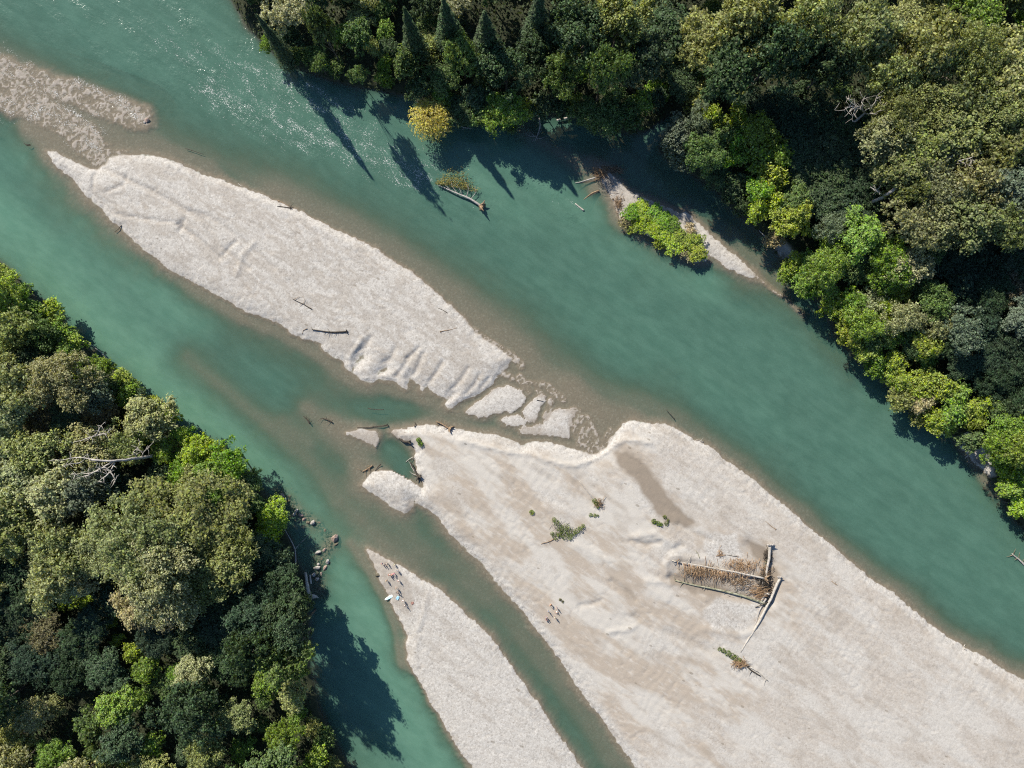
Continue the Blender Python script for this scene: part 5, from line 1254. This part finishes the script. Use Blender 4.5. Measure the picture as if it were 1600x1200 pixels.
POSE = {k: pose_mesh(k) for k in ('stand', 'walk', 'reach', 'bend', 'sit')}
bm = bmesh.new(); bmesh.ops.create_uvsphere(bm, u_segments=8, v_segments=6, radius=.011); EYE = bpy.data.meshes.new('eye'); bm.to_mesh(EYE); bm.free(); EYE.materials.append(HAIR[0])
M_LIP = rough_material('lips', (.42, .16, .14), (.46, .19, .17), 5, .5, 0)


def person(px, py, pose, face, skin, hair, top, bottom, label, group, scale=1.0):
    x, y, _ = W(px, py); gz = max(ground_z(x, y), -.25)
    root = thing('person', (x, y, gz), label, 'person', group, face); root.scale = (scale,) * 3
    bd, st, sh_, hr, ey, mo = POSE[pose]
    def part(nm, me, mat):
        o = bpy.data.objects.new(nm, me); C.objects.link(o); o.parent = root
        if not me.materials: me.materials.append(mat)
        o.material_slots[0].link = 'OBJECT'; o.material_slots[0].material = mat
        return o
    part('body', bd, SKIN[skin]); part('hair', hr, HAIR[hair])
    if top: part('shirt', st, cloth(top, CC[top]))
    if bottom: part('shorts', sh_, cloth(bottom, CC[bottom]))
    for e in ey:
        o = bpy.data.objects.new('eye', EYE); C.objects.link(o); o.parent = root; o.location = e
    bm2 = bpy.data.meshes.get('mouth')
    if bm2 is None:
        bmm = bmesh.new(); bmesh.ops.create_uvsphere(bmm, u_segments=8, v_segments=6, radius=1)
        for v in bmm.verts: v.co = Vector((v.co.x * .024, v.co.y * .008, v.co.z * .007))
        bm2 = bpy.data.meshes.new('mouth'); bmm.to_mesh(bm2); bmm.free(); bm2.materials.append(M_LIP)
    o = bpy.data.objects.new('mouth', bm2); C.objects.link(o); o.parent = root; o.location = mo


GS = 'people on the gravel spit'; GB = 'people on the broad bar'
for a in [
    (598,879,'stand',2.4,0,2,'pink','navy','standing person in pink top at the tip end of the spit party'), (602,880.5,'stand',-1.0,0,0,'white','black','standing person in white top second along the spit party'),
    (606.5,879.5,'reach',1.8,1,1,'cream','grey','person in cream top reaching out beside the white-topped one'), (617,881,'stand',-2.6,0,2,'cream','green','person in cream top apart at the upper edge of the spit'),
    (622,890,'stand',.6,0,0,'light blue','navy','person in light blue top by the upper edge of the spit'), (617,894,'bend',2.0,0,1,'pink','pink','person in pink bending over in the middle of the spit party'),
    (609.5,896,'walk',-.7,1,1,'red','white','person in red top walking through the spit party'), (613,897,'sit',1.2,0,2,'pink','red','person in pink and red sitting in the middle of the spit'),
    (624,905,'stand',3.0,0,1,'pink','white','person in pink top below the middle of the spit party'), (605,905,'stand',-2.0,1,2,'orange','cream','person in orange top at the water edge of the spit'),
    (620.5,916.5,'walk',.9,0,1,'cream','black','person in cream top walking above the blue mat'), (621.5,923.5,'bend',-1.4,1,0,'grey','black','person in grey bending near the blue mat'),
    (631,936,'stand',.3,0,0,'white','white','person all in white below the blue mat'), (634.5,943.5,'walk',2.2,0,0,'white','black','person in white top and black shorts lowest on the spit')]:
    person(a[0], a[1], a[2], a[3], a[4], a[5], a[6], a[7], a[8], GS)
for a in [
    (861,942,'bend',1.2,0,1,'orange','black','person in orange top bending at the head of the small party'), (869,946,'stand',-.6,0,0,'white','navy','person in white top and navy shorts in the small party'),
    (856,951.5,'stand',2.3,0,1,'blue','blue','person dressed in blue on the river side of the small party'), (853,961,'reach',-1.2,0,0,'white','purple','person in white top and purple shorts by the water'),
    (854,966.5,'sit',.5,1,0,'navy','purple','person in navy sitting lowest on the river side'), (870,953.5,'sit',1.9,0,2,'white','white','person all in white sitting in the small party'),
    (866.5,961,'stand',-.3,0,1,'cream','teal','person in cream top and teal shorts lowest in the small party')]:
    person(a[0], a[1], a[2], a[3], a[4], a[5], a[6], a[7], a[8], GB)

# stand-up paddle board
def board():
    c = W(609.5, 932.5); gz = max(ground_z(c.x, c.y), 0) + .12
    root = thing('paddle_board', (c.x, c.y, gz), 'white and turquoise paddle board at the water edge of the spit', 'paddle board', None, math.atan2(9, 16.5))
    L, Wd = 3.3, .82; n = 26; v = []; f = []; m = 8
    for i in range(n + 1):
        t = -1 + 2 * i / n; wv = Wd * .5 * (1 - abs(t) ** 2.6) ** .6 if abs(t) < 1 else 0; x = t * L / 2; rise = .16 * max(0, (t - .45)) ** 2 * 3
        for k in range(m):
            an = 2 * math.pi * k / m; v.append((x, math.cos(an) * max(wv, .01), math.sin(an) * .055 + rise))
    for i in range(n):
        for k in range(m): f.append((i * m + k, i * m + (k + 1) % m, (i + 1) * m + (k + 1) % m, (i + 1) * m + k))
    f.append(tuple(range(m))[::-1]); f.append(tuple(n * m + k for k in range(m)))
    me = bpy.data.meshes.new('hull'); me.from_pydata(v, [], f); me.polygons.foreach_set('use_smooth', [True] * len(f))
    link('hull', me, rough_material('board_white', (.74, .80, .78), (.80, .84, .82), 2, .35, 0, spec=.5), root)
    v = []; f = []
    for i in range(15):
        t = -.62 + 1.0 * i / 14; wv = Wd * .40 * (1 - abs(t) ** 2.6) ** .6
        v += [(t * L / 2, -wv, .064), (t * L / 2, wv, .064)]
    for i in range(14): f.append((2 * i, 2 * i + 1, 2 * i + 3, 2 * i + 2))
    me = bpy.data.meshes.new('deck_pad'); me.from_pydata(v, [], f)
    link('deck_pad', me, rough_material('deck_pad', (.50, .74, .72), (.56, .78, .76), 3, .8, 0), root)
    t = TB(); t.tube([(-1.35, 0, -.05), (-1.42, 0, -.16), (-1.5, 0, -.2)], [.05, .035, .01], 6); link('fin', t.mesh('fin'), cloth('black', CC['black']), root)


board()


def mat_sheet(px, py, w_, l_, rz, col, label, name, cat):
    c = W(px, py); gz = ground_z(c.x, c.y); n = 12; v = []; f = []; rng = random.Random(4)
    for top in (1, 0):
        for i in range(n + 1):
            for j in range(n + 1):
                x = (i / n - .5) * l_; y = (j / n - .5) * w_
                v.append((x, y, .10 + top * .03 + .04 * math.sin(x * 5) * math.cos(y * 6) + .01 * rng.random() * top))
    m = (n + 1) ** 2
    for i in range(n):
        for j in range(n):
            a = i * (n + 1) + j
            f.append((a, a + n + 1, a + n + 2, a + 1)); f.append((m + a, m + a + 1, m + a + n + 2, m + a + n + 1))
    for k in range(n):
        f.append((k, k + 1, m + k + 1, m + k)); q_ = n * (n + 1) + k; f.append((q_ + 1, q_, m + q_, m + q_ + 1))
        q_ = k * (n + 1); f.append((q_ + n + 1, q_, m + q_, m + q_ + n + 1)); q_ += n; f.append((q_, q_ + n + 1, m + q_ + n + 1, m + q_))
    me = bpy.data.meshes.new(name); me.from_pydata(v, [], f); me.polygons.foreach_set('use_smooth', [True] * len(f))
    o = link(name, me, cloth(col, CC[col])); o.location = (c.x, c.y, gz); o.rotation_euler = (0, 0, rz)
    setp(o, label, cat)


mat_sheet(622, 933, .75, 1.1, R(60), 'light blue', 'light blue mat on the sand beside the paddle board', 'beach_mat', 'mat')
mat_sheet(645, 941, .7, .8, R(20), 'rust', 'dull red towel on the gravel below the people', 'beach_towel', 'towel')
print('objects', len(C.objects))
